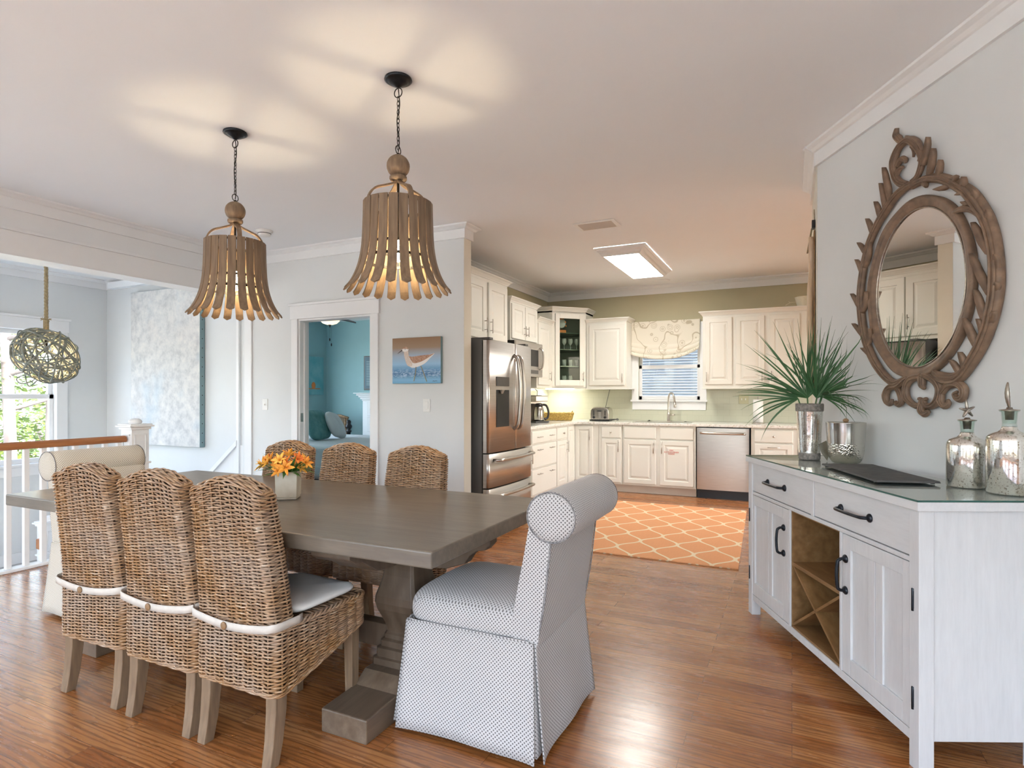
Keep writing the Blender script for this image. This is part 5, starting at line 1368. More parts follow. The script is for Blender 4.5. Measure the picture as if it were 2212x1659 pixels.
# ---- wall cabinets, left wall
t, b = cab('wall_cabinet', 'tall white wall cabinet above the refrigerator with two raised-panel doors', FLU, 4.60, 5.955, 1.80, 2.475, .35, G2, crown=(False, True))
for a0, a1, h in ((4.62, 4.99, 4.96), (5.00, 5.42, 5.385), (5.475, 5.925, 5.51)): door(t, b, FLU, a0, a1, 1.84, 2.44, h, 1.98, .15, .07)
t, b = cab('wall_cabinet', 'white two-door wall cabinet directly above the microwave', FLU, 6.03, 6.80, 1.885, 2.325, .35, G2, crown=(True, True))
door(t, b, FLU, 6.05, 6.405, 1.905, 2.305, 6.375, 2.01, .12, .06); door(t, b, FLU, 6.425, 6.78, 1.905, 2.305, 6.455, 2.01, .12, .06)
t, b = cab('wall_cabinet', 'single-door white wall cabinet between the microwave and the glass corner cabinet', FLU, 6.80, 7.335, 1.345, 2.19, .35, G2, crown=(False, False))
door(t, b, FLU, 6.83, 7.22, 1.385, 2.165, 7.185, 1.50, .12, .06)
# filler strip above refrigerator run + microwave
mw = thing('microwave', 'stainless over-the-range microwave under the white wall cabinets', 'microwave', (-3.05, 6.415, 1.47)); b = (-3.05, 6.415, 1.47)
FM = frame((-2.83, 0, 0), (0, 1, 0), (1, 0, 0))
m = cmb(FM, b); m.box(6.035, 6.795, -.41, -.02, 1.475, 1.883); m.obj('case', 'black_plastic', mw, .003)
m = cmb(FM, b); m.box(6.035, 6.795, -.02, .012, 1.475, 1.883); m.obj('door', 'steel', mw, .003)
m = cmb(FM, b); m.box(6.10, 6.66, .012, .014, 1.60, 1.80); m.obj('window', 'black_plastic', mw)
m = cmb(FM, b); m.tube(smooth_path([(6.70, .012, 1.57), (6.705, .05, 1.60), (6.71, .062, 1.70), (6.705, .05, 1.80), (6.70, .012, 1.83)], 5), .012, 10); m.obj('handle', 'nickel', mw)
m = cmb(FM, b); m.box(6.10, 6.66, .012, .0135, 1.51, 1.555); m.obj('control_panel', 'fridge_side', mw)
# ---- refrigerator
rf_ = thing('refrigerator', 'stainless french-door refrigerator with ice dispenser beside the wall end', 'refrigerator', (-2.85, 5.085, 0)); b = (-2.85, 5.085, 0)
FR = frame((-2.49, 0, 0), (0, 1, 0), (1, 0, 0)); ra, rb = 4.62, 5.575; rm = 5.13
m = cmb(FR, b); m.box(ra, rb, -.72, -.012, .02, 1.755); m.box(ra+.05, ra+.12, -.30, .04, 1.755, 1.775); m.box(rb-.12, rb-.05, -.30, .04, 1.755, 1.775); m.obj('cabinet', 'fridge_side', rf_, .004)
def bowed(m, a0, a1, z0, z1, A0, A1, base_=.0, bow=.045):
    def f(u, v):
        a = a0+(a1-a0)*u; q = (a-A0)/(A1-A0); e = min(a-a0, a1-a, .02)/.02
        o = base_+bow*(4*q*(1-q))**.8 + .045 - (1-math.sqrt(max(0, 1-(1-e)**2)))*.02
        return (a, o, z0+(z1-z0)*v)
    n = 28; vs = []
    us = [0, .004, .012, .025]+[i/20 for i in range(1, 20)]+[.975, .988, .996, 1]
    for z in (z0, z1):
        for u in us: vs.append(f(u, 0 if z == z0 else 1))
    k = len(us); fs = [(i, i+1, k+i+1, k+i) for i in range(k-1)]
    for z in (z0, z1): vs += [(a0, 0, z), (a1, 0, z)]
    q = 2*k; fs += [(q, 0, k, q+2), (k-1, q+1, q+3, 2*k-1), tuple([q]+list(range(k))+[q+1]), tuple([q+2]+list(range(k, 2*k))+[q+3]), (q, q+1, q+3, q+2)]
    m.add(vs, fs, smooth=False); 
    for i in range(k-1): m.sm[len(m.sm)-len(fs)+i] = True
def fdoor(nm, a0, a1, z0, z1):
    m = cmb(FR, b); bowed(m, a0, a1, z0, z1, ra-.05, rb+.05, .0, .035); return m.obj(nm, 'steel', rf_)
dl = fdoor('door', ra, rm-.003, .735, 1.745); dr = fdoor('door', rm+.003, rb, .735, 1.745)
d2 = fdoor('drawer', ra, rb, .42, .722); d3 = fdoor('drawer', ra, rb, .09, .408)
def fx(a): q = (a-(ra-.05))/(rb-ra+.1); return .045+.035*(4*q*(1-q))**.8
for a, dd in ((rm-.045, dl), (rm+.045, dr)):
    m = cmb(FR, b); o = fx(a); m.tube(smooth_path([(a, o, .93), (a, o+.045, .97), (a, o+.068, 1.15), (a, o+.074, 1.28), (a, o+.068, 1.41), (a, o+.045, 1.59), (a, o, 1.63)], 6), .015, 12, flat=1.2); m.obj('handle', 'nickel', dd)
for z, dd in ((.665, d2), (.345, d3)):
    m = cmb(FR, b); P = [(ra+.085, fx(ra+.085), z)]+[(ra+.085+(rb-ra-.17)*i/8, fx(ra+.085+(rb-ra-.17)*i/8)+.055, z) for i in range(9)]+[(rb-.085, fx(rb-.085), z)]
    m.tube(P, .0145, 12); m.obj('handle', 'nickel', dd)
m = cmb(FR, b); a0, a1 = ra+.13, ra+.365
def dp(a, z, o): return (a, fx(a)+o, z)
m.add([dp(a0, .96, .001), dp(a1, .96, .001), dp(a1, 1.30, .001), dp(a0, 1.30, .001), dp(a0, .96, .004), dp(a1, .96, .004), dp(a1, 1.30, .004), dp(a0, 1.30, .004)], [(0, 1, 5, 4), (1, 2, 6, 5), (2, 3, 7, 6), (3, 0, 4, 7), (4, 5, 6, 7)])
ds = m.obj('ice_dispenser', 'black_plastic', dl)
m = cmb(FR, b); m.add([dp(a0, 1.335, .001), dp(a1, 1.335, .001), dp(a1, 1.42, .001), dp(a0, 1.42, .001), dp(a0, 1.335, .005), dp(a1, 1.335, .005), dp(a1, 1.42, .005), dp(a0, 1.42, .005)], [(0, 1, 5, 4), (1, 2, 6, 5), (2, 3, 7, 6), (3, 0, 4, 7), (4, 5, 6, 7)]); m.obj('control_panel', 'fridge_side', dl)
m = cmb(FR, b); m.add([dp(a0+.05, 1.30, .006), dp(a0+.10, 1.30, .006), dp(a0+.085, 1.265, .02), dp(a0+.055, 1.265, .02), dp(a0+.05, 1.30, .03), dp(a0+.1, 1.30, .03)], [(0, 1, 2, 3), (3, 2, 5, 4), (0, 3, 4), (1, 5, 2)]); m.obj('spout', 'nickel', ds)
m = cmb(FR, b); m.box(ra+.03, rb-.03, -.02, .0, .02, .09); m.obj('base_grille', 'black_plastic', rf_)
# ---- diagonal corner cabinet with glass door
cc0 = thing('corner_cabinet', 'taller diagonal corner wall cabinet with a glass door and shelves of glassware', 'cabinet', (-2.95, 7.72, 1.345), 0, G2); b = (-2.95, 7.72, 1.345)
A = Vector((-2.90, 7.335, 0)); Bv = Vector((-2.55, 7.70, 0)); Z0, Z1 = 1.345, 2.385
dv = (Bv-A); Lc = dv.length; av = dv.normalized(); ov = Vector((av.y, -av.x, 0)); FC = frame(A, av, ov)
ol = [(A.x, A.y), (Bv.x, Bv.y), (Bv.x, YK-.011), (XK+.011, YK-.011), (XK+.011, A.y)]
m = MB(b)
for z0, z1 in ((Z0, Z0+.02), (Z1-.02, Z1)): m.prism(ol, lambda a, c, z=z0: (a, c, z), lambda a, c, z=z1: (a, c, z))
m.add([(A.x, A.y, Z0), (XK+.011, A.y, Z0), (XK+.011, A.y, Z1), (A.x, A.y, Z1)], [(0, 1, 2, 3)]); m.add([(Bv.x, Bv.y, Z0), (Bv.x, YK-.011, Z0), (Bv.x, YK-.011, Z1), (Bv.x, Bv.y, Z1)], [(0, 1, 2, 3)])
m.obj('body', 'cabinet_paint', cc0, recalc=False)
m = MB(b); m.add([(XK+.012, A.y, Z0), (XK+.012, YK-.012, Z0), (XK+.012, YK-.012, Z1), (XK+.012, A.y, Z1)], [(0, 1, 2, 3)]); m.add([(XK+.012, YK-.012, Z0), (Bv.x, YK-.012, Z0), (Bv.x, YK-.012, Z1), (XK+.012, YK-.012, Z1)], [(0, 1, 2, 3)]); m.obj('back_panel', 'cabinet_sage', cc0, recalc=False)
m = cmb(FC, b); m.box(0, .05, -.018, 0, Z0, Z1); m.box(Lc-.05, Lc, -.018, 0, Z0, Z1); m.box(.05, Lc-.05, -.018, 0, Z0, Z0+.045); m.box(.05, Lc-.05, -.018, 0, Z1-.06, Z1); m.obj('face_frame', 'cabinet_paint', cc0, .001)
m = cmb(FC, b); d0, d1_, e0, e1 = .04, Lc-.04, Z0+.035, Z1-.035; w = .062
m.box(d0, d0+w, .001, .020, e0, e1); m.box(d1_-w, d1_, .001, .020, e0, e1); m.box(d0+w, d1_-w, .001, .020, e0, e0+w+.015); m.box(d0+w, d1_-w, .001, .020, e1-w, e1); cd = m.obj('glass_door', 'cabinet_paint', cc0, .003)
m = cmb(FC, b); m.box(d0+w-.004, d1_-w+.004, .008, .011, e0+w, e1-w+.01); m.obj('pane', 'green_glass', cd)
barpull(FC, b, cd, d1_-.018, Z0+.16, .13)
m = cmb(FC, b); cab_crown(m, 0, Lc, Z1, .0, l=False, r=False)
prof = [(.0, 0), (.006, .0), (.010, .012), (.030, .034), (.045, .045), (.045, .055), (-.02, .055), (-.02, 0)]
m2 = MB(b); rings = []
k1 = math.tan(math.radians(22.5))
for P_, fn in (((XK+.011, A.y), lambda p: (XK+.011, A.y-p)), ((A.x, A.y), lambda p: (A.x+p*k1, A.y-p)), ((Bv.x, Bv.y), lambda p: (Bv.x+p, Bv.y-p*k1)), ((Bv.x, YK-.011), lambda p: (Bv.x+p, YK-.011))): rings.append([(*fn(p), Z1+h) for p, h in prof])
n = len(prof); vs = sum(rings, []); m2.add(vs, [(i*n+k, i*n+(k+1) % n, (i+1)*n+(k+1) % n, (i+1)*n+k) for i in range(3) for k in range(n)]+[tuple(range(n))[::-1], tuple(3*n+k for k in range(n))])
m2.obj('crown', 'cabinet_paint', cc0)
shz = (2.09, 1.865, 1.64)
for z in shz:
    m = MB(b); m.prism([(A.x+.02, A.y+.03), (Bv.x-.03, Bv.y+.005), (Bv.x-.03, YK-.02), (XK+.02, YK-.02), (XK+.02, A.y+.03)], lambda a, c: (a, c, z), lambda a, c: (a, c, z+.008)); m.obj('shelf', 'glass_edge2', cc0)
# glassware
def goblet(label, x, y, z, s=1., group='wine glasses in the corner cabinet'):
    m = MB((x, y, z)); m.lathe([(.001, .001), (.030*s, .001), (.028*s, .004), (.004, .010), (.0035, .065*s), (.012*s, .075*s), (.030*s, .10*s), (.033*s, .13*s), (.028*s, .16*s)], 16, (x, y, z), cap=False)
    return tag(m.obj('wine_glass', 'clear_glass2'), label, 'wine glass', group)
ORD = ('leftmost ', 'second from left, ', 'third from left, ', 'rightmost ')
for z, lab, q in ((1.873, 'clear stemmed glass on the second shelf of the corner cabinet', 4), (1.648, 'clear tumbler glass on the third shelf of the corner cabinet', 4), (1.366, 'clear stemmed glass on the bottom of the corner cabinet', 3)):
    for k in range(q):
        p = A+av*(.13+.095*k)-ov*.10
        if 'tumbler' in lab:
            m = MB((p.x, p.y, z)); m.lathe([(.001, .001), (.026, .001), (.030, .09), (.028, .09), (.024, .006)], 16, (p.x, p.y, z), cap=False); tag(m.obj('tumbler', 'clear_glass2'), ORD[k]+lab, 'glass', 'tumblers on the third shelf')
        else: goblet(ORD[k]+lab, p.x, p.y, z, .95, 'stemmed glasses on the second shelf' if z > 1.7 else 'stemmed glasses on the cabinet bottom')
# orange and white glass fish platter on the top shelf
p = A+av*.185-ov*.085; pf = thing('glass_platter', 'white and orange decorated glass standing on the top shelf of the corner cabinet', 'platter', (p.x, p.y, 2.099), math.atan2(av.y, av.x))
m = MB(); m.box(-.075, .06, -.004, .004, 0, .045); m.obj('stand', 'orange_print', pf, .004)
m = MB(); m.lathe([(.001, 0), (.05, -.01), (.068, -.016), (.07, -.012), (.05, -.004), (.001, .004)], 24, (-.02, 0, .135), ax='y', cap=False); m.obj('dish', 'clear_glass2', pf)
m = MB()
for q in ((-.07, .19), (-.05, .195), (-.03, .192), (-.01, .198), (.01, .195), (.045, .15), (.05, .10)): m.ball((q[0], -.012, q[1]), .012, 10, 6, sy=.4)
m.obj('decoration', 'orange_print', pf)
# ---- wall cabinets, back wall
t, b = cab('wall_cabinet', 'single-door white wall cabinet between the glass corner cabinet and the window', FU, -2.545, -1.985, 1.345, 2.235, .32, G2, crown=(False, True))
door(t, b, FU, -2.50, -2.01, 1.385, 2.205, -2.035, 1.48, .12, .06)
m = cmb(FU, b); m.box(-2.545, -1.955, -.32, .015, 1.330, 1.3445); m.obj('light_rail', 'cabinet_paint', t, .002)
t, b = cab('wall_cabinet', 'wide white wall cabinet with three raised-panel doors right of the window', FU, -1.015, .19, 1.345, 2.245, .32, G2, crown=(True, False))
door(t, b, FU, -.985, -.665, 1.385, 2.215, -.962, 1.48, .12, .055); door(t, b, FU, -.625, -.30, 1.385, 2.215, -.325, 1.48, .12, .055); door(t, b, FU, -.245, .085, 1.385, 2.215, -.22, 1.48, .12, .055)
m = cmb(FU, b); m.box(-1.02, .19, -.32, .015, 1.330, 1.3445); m.obj('light_rail', 'cabinet_paint', t, .002)
m = cmb(FL, b); 
# ---- under-cabinet light fixture
uf = thing('under_cabinet_light', 'slim white light under the glass corner cabinet', 'light', (-2.95, 7.75, 1.343)); m = MB(); m.box(-.20, .20, -.05, .05, -.010, -.001); m.obj('diffuser', 'under_glow', uf)
# ---- kitchen window with blinds and shade
m = MB(); y = YK
m.box(WX0-.09, WX0, y-.022, y-.001, WZ0, WZ1); m.box(WX1, WX1+.085, y-.022, y-.001, WZ0, WZ1); m.box(WX0-.1, WX1+.09, y-.024, y-.001, WZ1, WZ1+.12)
m.box(WX0-.105, WX1+.095, y-.05, y+.02, WZ0-.025, WZ0); m.box(WX0-.085, WX1+.075, y-.02, y-.011, WZ0-.135, WZ0-.025)
kw = struct('window_9', m, 'trim_paint', .002)
m = MB(); 
for z0, z1, dy in ((WZ0, 1.66, 0), (1.61, WZ1, .025)):
    m.box(WX0, WX0+.04, y+.02+dy, y+.045+dy, z0, z1); m.box(WX1-.04, WX1, y+.02+dy, y+.045+dy, z0, z1); m.box(WX0, WX1, y+.02+dy, y+.045+dy, z0, z0+.05); m.box(WX0, WX1, y+.02+dy, y+.045+dy, z1-.045, z1)
m.obj('sash', 'trim_paint', kw, .002)
m = MB(); m.box(WX0+.035, WX1-.035, y+.034, y+.037, WZ0+.04, 1.63); m.box(WX0+.035, WX1-.035, y+.059, y+.062, 1.65, WZ1-.03); m.obj('pane', 'window_glass', kw)
bl = thing('window_blind', 'white horizontal slat blind behind the kitchen window panes', 'blind', (-1.495, YK+.095, WZ1-.03))
for k in range(23):
    z = -.02-.0375*k; m = MB(); m.add([(-.395, -.013, z+.0165), (.395, -.013, z+.0165), (.395, .013, z-.0165), (-.395, .013, z-.0165)], [(0, 1, 2, 3)]); m.obj('slat', 'white_blind', bl, recalc=False, solid=.0025)
m = MB()
for x in (-.28, 0, .28): m.tube([(x, -.022, 0), (x, -.022, -.86)], .0012, 4)
m.box(-.395, .395, -.02, .02, -.005, .025); m.obj('ladder_cord', 'white_blind', bl)
sh = thing('roman_shade', 'cream floral fabric balloon shade over the kitchen window', 'window shade', (-1.54, YK-.03, 2.25))
m = MB()
SX = .455
def shade(u, v):
    x = -SX+2*SX*u; q = abs(2*u-1)
    drop = .515-.13*q**2.2*(1 if u > .5 else .55); sg = max(0, (v-.62)/.38)
    z = -drop*v; o = -.02-.012*sin(PI*u)-.035*sg*abs(sin(sg*PI*2.6+.4))-.02*sg-.006*sin(u*23)*sg
    z += .010*sin(sg*PI*2.6*2)*sg-.03*sg*sin(PI*u)*0
    return (x*(1-.015*sg), o, z)
m.grid(shade, 50, 60); m.obj('shade_fabric', 'floral_fabric', sh, recalc=False, solid=.004)
m = MB(); m.box(-SX, SX, -.02, .026, -.02, .0); m.obj('mounting_board', 'trim_paint', sh)
# ---- wall outlets
wo_ = thing('light_switch', 'double switch plate in brassy green on the backsplash right of the window', 'light switch', (-.555, YK-.0105, 1.20)); m = MB(); m.box(-.058, .058, -.006, -.0005, -.058, .058); m.obj('wall_plate', 'switch_brass', wo_, .002)
for x in (-.023, .023): m = MB(); m.box(x-.005, x+.005, -.014, -.006, -.012, .012); m.obj('toggle', 'white_plastic', wo_)
# ---- things on the counter
CZ = .906
ts = thing('toaster', 'four-slot brushed steel toaster on the counter left of the window', 'toaster', (-2.315, 7.66, CZ), math.radians(4))
m = MB(); P = [(-.125, .018), (-.128, .10), (-.122, .150), (-.105, .172), (-.06, .182), (.06, .182), (.105, .172), (.122, .150), (.128, .10), (.125, .018)]
m.prism(P, lambda a, c: (a, -.13, c), lambda a, c: (a, .13, c)); m.obj('case', 'bucket_metal', ts, .012, 4)
m = MB(); m.box(-.135, .135, -.138, .138, .004, .022); m.obj('base', 'black_plastic', ts, .006)
m = MB()
for x in (-.085, -.032, .032, .085): m.box(x-.010, x+.010, -.09, .09, .181, .1835)
for x in (-.075, .075): m.box(x-.006, x+.006, -.1335, -.130, .075, .145)
m.obj('slots', 'black_plastic', ts)
m = MB()
for x in (-.075, .075): m.lathe([(.018, 0), (.016, -.014), (.001, -.014)], 16, (x, -.131, .052), ax='y', cap=False)
m.box(-.030, .030, -.150, -.131, .132, .142); m.obj('lever', 'black_plastic', ts)
m = MB(); m.box(-.014, .014, -.136, -.131, .04, .125); m.obj('badge', 'nickel', ts)
m = MB(); m.tube(smooth_path([(-2.34, 7.80, CZ+.02), (-2.36, 7.93, 1.0), (-2.345, 8.0, 1.15), (-2.30, 8.005, 1.34)], 6), .004, 6); m.tube(smooth_path([(-2.19, 7.70, CZ+.01), (-2.14, 7.66, CZ+.025), (-2.10, 7.70, CZ+.012), (-2.12, 7.74, CZ+.03), (-2.16, 7.70, CZ+.01)], 5), .006, 6); tag(m.obj('power_cord', 'cord_grey'), 'dark power cord of the toaster rising to the cabinet', 'cord')
bkx = thing('wicker_tray', 'low rectangular golden straw basket on the counter in the corner', 'basket', (-2.93, 7.62, CZ), math.radians(14))
m = MB()
for k in range(7):
    Q = rrect(.185+.004*k, -.12-.003*k, .12+.003*k, .03, .02); rr = .0085
    m.tube([(q[0]+q[2]*.003*sin(i*2.2+k*3), q[1]+q[3]*.003*sin(i*2.2+k*3), .010+.0145*k+.003*sin(i*1.9+k)) for i, q in enumerate(Q)], rr, 6, closed=True)
m.box(-.18, .18, -.115, .115, .004, .014); m.obj('basket_body', 'straw', bkx)
m = MB()
for s in (-1, 1): m.tube(smooth_path([(s*.19, -.04, .10), (s*.20, -.02, .125), (s*.20, .02, .125), (s*.19, .04, .10)], 4), .006, 6)
m.obj('handle', 'straw', bkx)
cm = thing('coffee_maker', 'steel drip coffee maker with thermal carafe beside the refrigerator', 'coffee maker', (-2.93, 6.86, CZ), math.radians(60))
m = MB(); m.box(-.10, .10, .02, .14, .0, .34); m.box(-.10, .10, -.12, .05, .265, .34); m.obj('housing', 'steel', cm, .01, 3)
m = MB(); m.box(-.105, .105, -.13, .145, .0, .022); m.box(-.101, .101, .015, .145, .30, .345); m.obj('base', 'black_plastic', cm, .004)
m = MB(); m.lathe([(.001, .024), (.062, .024), (.066, .04), (.064, .15), (.052, .195), (.045, .205)], 28, (0, -.055, 0), cap=False); cf = m.obj('carafe', 'bucket_metal', cm)
m = MB(); m.lathe([(.050, .198), (.050, .235), (.03, .245), (.001, .246)], 24, (0, -.055, 0)); m.tube(smooth_path([(.045, -.06, .225), (.10, -.075, .215), (.128, -.085, .14), (.118, -.08, .06), (.075, -.07, .045)], 5), .010, 8, flat=1.4); m.obj('carafe_handle', 'black_plastic', cf)
m = MB(); m.tube(smooth_path([(-2.98, 7.0, CZ+.34), (-3.0, 7.06, 1.30), (-3.05, 7.1, 1.335)], 5), .004, 6); tag(m.obj('power_cord', 'cord_grey'), 'dark cord of the coffee maker', 'cord')
pt = thing('paper_towel_roll', 'white paper towel roll standing on the counter right of the window', 'paper towel', (-.375, 7.80, CZ))
m = MB(); m.lathe([(.020, .012), (.058, .012), (.058, .292), (.020, .292)], 36, cap=False); m.obj('roll', 'paper', pt)
m = MB(); m.lathe([(.001, 0), (.075, 0), (.075, .008), (.008, .010), (.007, .31), (.012, .32), (.001, .33)], 28, cap=False); m.obj('holder', 'nickel', pt)
# shell ornament on top of the right wall cabinet
so = thing('shell_ornament', 'pale scalloped shell ornament on top of the wide wall cabinet', 'ornament', (.13, 7.80, 2.302))
m = MB(); m.lathe([(.07, .0), (.085, .05), (.10, .11), (.105, .115), (.09, .12), (.001, .125)], 28, cap=False); m.obj('shell', 'shell_cream', so)
m = MB(); m.tube(smooth_path([(-.09, -.02, .06), (-.15, -.03, .055), (-.20, -.05, .025)], 4), .004, 5); m.tube([(-.15, -.03, .055), (-.17, -.02, .075)], .003, 5); m.obj('claw', 'shell_cream', so)
# ---- ceiling fixtures
kl = thing('ceiling_light', 'rectangular fluorescent ceiling light with stepped white frame in the kitchen', 'ceiling light', (-1.553, 6.42, H)); 
m = MB(); prof = [(.0, -.002), (.0, -.012), (.02, -.02), (.02, -.028), (.045, -.045), (.055, -.062), (.07, -.072), (.07, -.080), (.085, -.080)]
vs = []
for i, z in prof: vs += [(-.262+i, -.70+i, z), (.262-i, -.70+i, z), (.262-i, .70-i, z), (-.262+i, .70-i, z)]
m.add(vs, [(i*4+k, i*4+(k+1) % 4, i*4+4+(k+1) % 4, i*4+4+k) for i in range(len(prof)-1) for k in range(4)]); m.obj('frame', 'trim_paint', kl)
m = MB(); m.box(-.178, .178, -.616, .616, -.079, -.070); m.obj('diffuser', 'lamp_panel', kl)
cv_ = thing('ceiling_vent', 'white rectangular air vent in the ceiling between the pendant and the kitchen light', 'vent', (-1.537, 4.945, H))
m = MB()
for a in ((-.185, .185, -.115, -.085), (-.185, .185, .085, .115), (-.185, -.150, -.085, .085), (.150, .185, -.085, .085)): m.box(a[0], a[1], a[2], a[3], -.008, -.001)
m.obj('frame', 'white_plastic', cv_, .003)
m = MB(); m.box(-.15, .15, -.085, .085, -.002, -.001); m.obj('duct', 'grey_print', cv_)
for k in range(9): m = MB(); y = -.075+.0187*k; m.add([(-.15, y, -.003), (.15, y, -.003), (.15, y+.012, -.012), (-.15, y+.012, -.012)], [(0, 1, 2, 3)]); m.obj('louvre', 'toe_paint', cv_, recalc=False, solid=.001)
cs = thing('ceiling_speaker', 'flush round white ceiling speaker near the kitchen back wall', 'speaker', (-1.52, 7.70, H)); m = MB(); m.lathe([(.10, -.001), (.10, -.005), (.085, -.007), (.001, -.005)], 32, cap=False); m.obj('grille', 'ceiling_paint', cs)
# ---- rug
rg_ = MB((-1.2, 5.6, .001)); R1, R2, R3, R4 = (-.30, 4.47), (-1.87, 4.60), (-1.92, 6.83), (-.36, 6.74)
R1, R2, R3, R4 = (-.346, 4.481), (-1.74, 4.50), (-1.93, 6.80), (-.44, 6.784)
rg_.add([(*p, z) for z in (.001, .009) for p in (R1, R2, R3, R4)], [(0, 1, 5, 4), (1, 2, 6, 5), (2, 3, 7, 6), (3, 0, 4, 7), (3, 2, 1, 0)])
NG = 12; 
def rgf(u, v):
    a = Vector(R1).lerp(Vector(R4), u); c = Vector(R2).lerp(Vector(R3), u); p = a.lerp(c, v); return (p.x, p.y, .0092)
rg_.grid(rgf, NG, NG, 1, 1, smooth=False)
tag(rg_.obj('area_rug', 'rug_orange', recalc=False), 'orange rug with cream ogee lattice on the kitchen floor', 'rug')

# ------------------------------------------------------------ stair railing
rl = thing('stair_railing', 'white baluster railing with brown handrail and square newel post beside the stair opening', 'railing', (-5.0, 3.10, 0)); b = (-5.0, 3.10, 0)
y0r, yn = -.6, 3.10
m = MB(b); P = [(-.032, .868), (-.034, .885), (-.028, .905), (-.012, .916), (.012, .916), (.028, .905), (.034, .885), (.032, .868), (.020, .862), (-.020, .862)]
m.prism(P, lambda a, c: (-5.0+a, y0r, c), lambda a, c: (-5.0+a, yn-.085, c)); m.obj('handrail', 'handrail_wood', rl, .003)
m = MB(b); m.box(-5.045, -4.955, y0r, yn-.09, .001, .022); m.obj('shoe_rail', 'trim_paint', rl, .003)
k = 0; y = 2.965
while y > .55:
    m = MB(b); m.box(-5.0-.0165, -5.0+.0165, y-.0165, y+.0165, .022, .864); m.obj('baluster', 'trim_paint', rl, .002); y -= .108
m = MB(b)
def post(m, cx, cy, z0, zt, w=.072):
    m.box(cx-w, cx+w, cy-w, cy+w, z0, zt)
    for zz in (zt-.31, zt-.02): m.box(cx-w-.012, cx+w+.012, cy-w-.012, cy+w+.012, zz, zz+.018)
    m.box(cx-w-.03, cx+w+.03, cy-w-.03, cy+w+.03, zt, zt+.014); m.box(cx-w-.018, cx+w+.018, cy-w-.018, cy+w+.018, zt+.014, zt+.026)
    # recessed look: thin raised frames on the faces
    for s in (-1, 1):
        for a, c in ((z0+.06, zt-.36), (zt-.26, zt-.06)):
            if c-a < .05: continue
            for u0, u1, v0, v1 in ((-w+.022, w-.022, a, a+.010), (-w+.022, w-.022, c-.010, c), (-w+.022, -w+.032, a, c), (w-.032, w-.022, a, c)):
                m.box(cx+u0, cx+u1, cy+s*w-.004, cy+s*w+.004, v0, v1); m.box(cx+s*w-.004, cx+s*w+.004, cy+u0, cy+u1, v0, v1)
post(m, -5.0, yn, .001, .985)
nw = m.obj('newel_post', 'trim_paint', rl, .002)
m = MB(b); m.lathe([(.045, 1.011), (.045, 1.016), (.052, 1.022), (.048, 1.040), (.030, 1.052), (.001, 1.056)], 28, (-5.0, yn, 0), cap=False); m.obj('finial', 'trim_paint', nw)
ln = thing('newel_post', 'white lower newel post with rounded cap seen through the balusters', 'post', (-6.55, 3.23, -.70)); b = (-6.55, 3.23, -.70)
m = MB(b); post(m, -6.55, 3.23, -.699, .0, .07); m.obj('post', 'trim_paint', ln, .002)
m = MB(b); m.lathe([(.05, .026), (.055, .032), (.05, .055), (.03, .072), (.001, .078)], 24, (-6.55, 3.23, 0), cap=False); m.obj('finial', 'trim_paint', ln)
m = MB(b); m.box(-6.52, -6.46, 3.10, 3.16, -.22, -.12); m.obj('handrail_end', 'handrail_wood', ln, .01)

# ------------------------------------------------------------ large abstract canvas
cp = thing('abstract_canvas', 'very tall pale grey abstract canvas with blue stains in the stair hall', 'picture', (-6.83, 4.60, 1.6))
m = MB(); m.box(-.64, .64, -.02, .045, -.955, .93); m.obj('canvas', 'canvas_edge', cp, .003)
m = MB(); m.add([(-.638, -.021, -.953), (.638, -.021, -.953), (.638, -.021, .928), (-.638, -.021, .928)], [(0, 1, 2, 3)]); m.obj('painted_face', 'abstract_paint', cp, recalc=False)
m = MB()
for i in range(17): m.ball((.6402, .012, -.90+.11*i), .006, 8, 6, sx=.5)
m.obj('tack', 'dark_metal', cp)

# ------------------------------------------------------------ vine nest pendant in the stair hall
rn = random.Random(5)
NX, NY, NZ = -5.93, 2.90, 1.60
nl = thing('vine_pendant', 'round tangled grey vine pendant lamp hanging on a rope in the stair hall', 'pendant lamp', (NX, NY, H))
zc = NZ-H
def loopn(nax, rad, wob, ph, n=40, open_=False):
    nax = Vector(nax).normalized(); a = nax.orthogonal().normalized(); bb_ = nax.cross(a); off = nax*rn.uniform(-.09, .09); pts = []
    tot = 2*PI*(1 if not open_ else rn.uniform(.5, .8)); rr = math.sqrt(max(.01, rad*rad-off.length_squared))
    for i in range(n + (1 if open_ else 0)):
        t = ph+tot*i/n; R = rr*(1+wob*sin(3*t+ph)+wob*.5*sin(5*t))
        p = off+a*R*cos(t)+bb_*R*sin(t)
        p = Vector((p.x*1.18, p.y*1.18, p.z*1.13)); s = p.x*.9026+p.y*.4305
        pts.append((p.x, p.y, zc+p.z-.24*s))
    return pts
for k in range(46):
    m = MB(); nax = (rn.gauss(0, 1), rn.gauss(0, 1), rn.gauss(0, 1)*1.1+.4)
    m.tube(loopn(nax, .20*rn.uniform(.9, 1.05), rn.uniform(.02, .07), rn.uniform(0, 6)), rn.uniform(.0042, .0078), 6, closed=True)
    m.obj('vine', 'vine_wood', nl)
ex_ = Vector((.9026, .4305, 0))
def pn(s, z): q = ex_*s; return (q.x, q.y, zc+z)
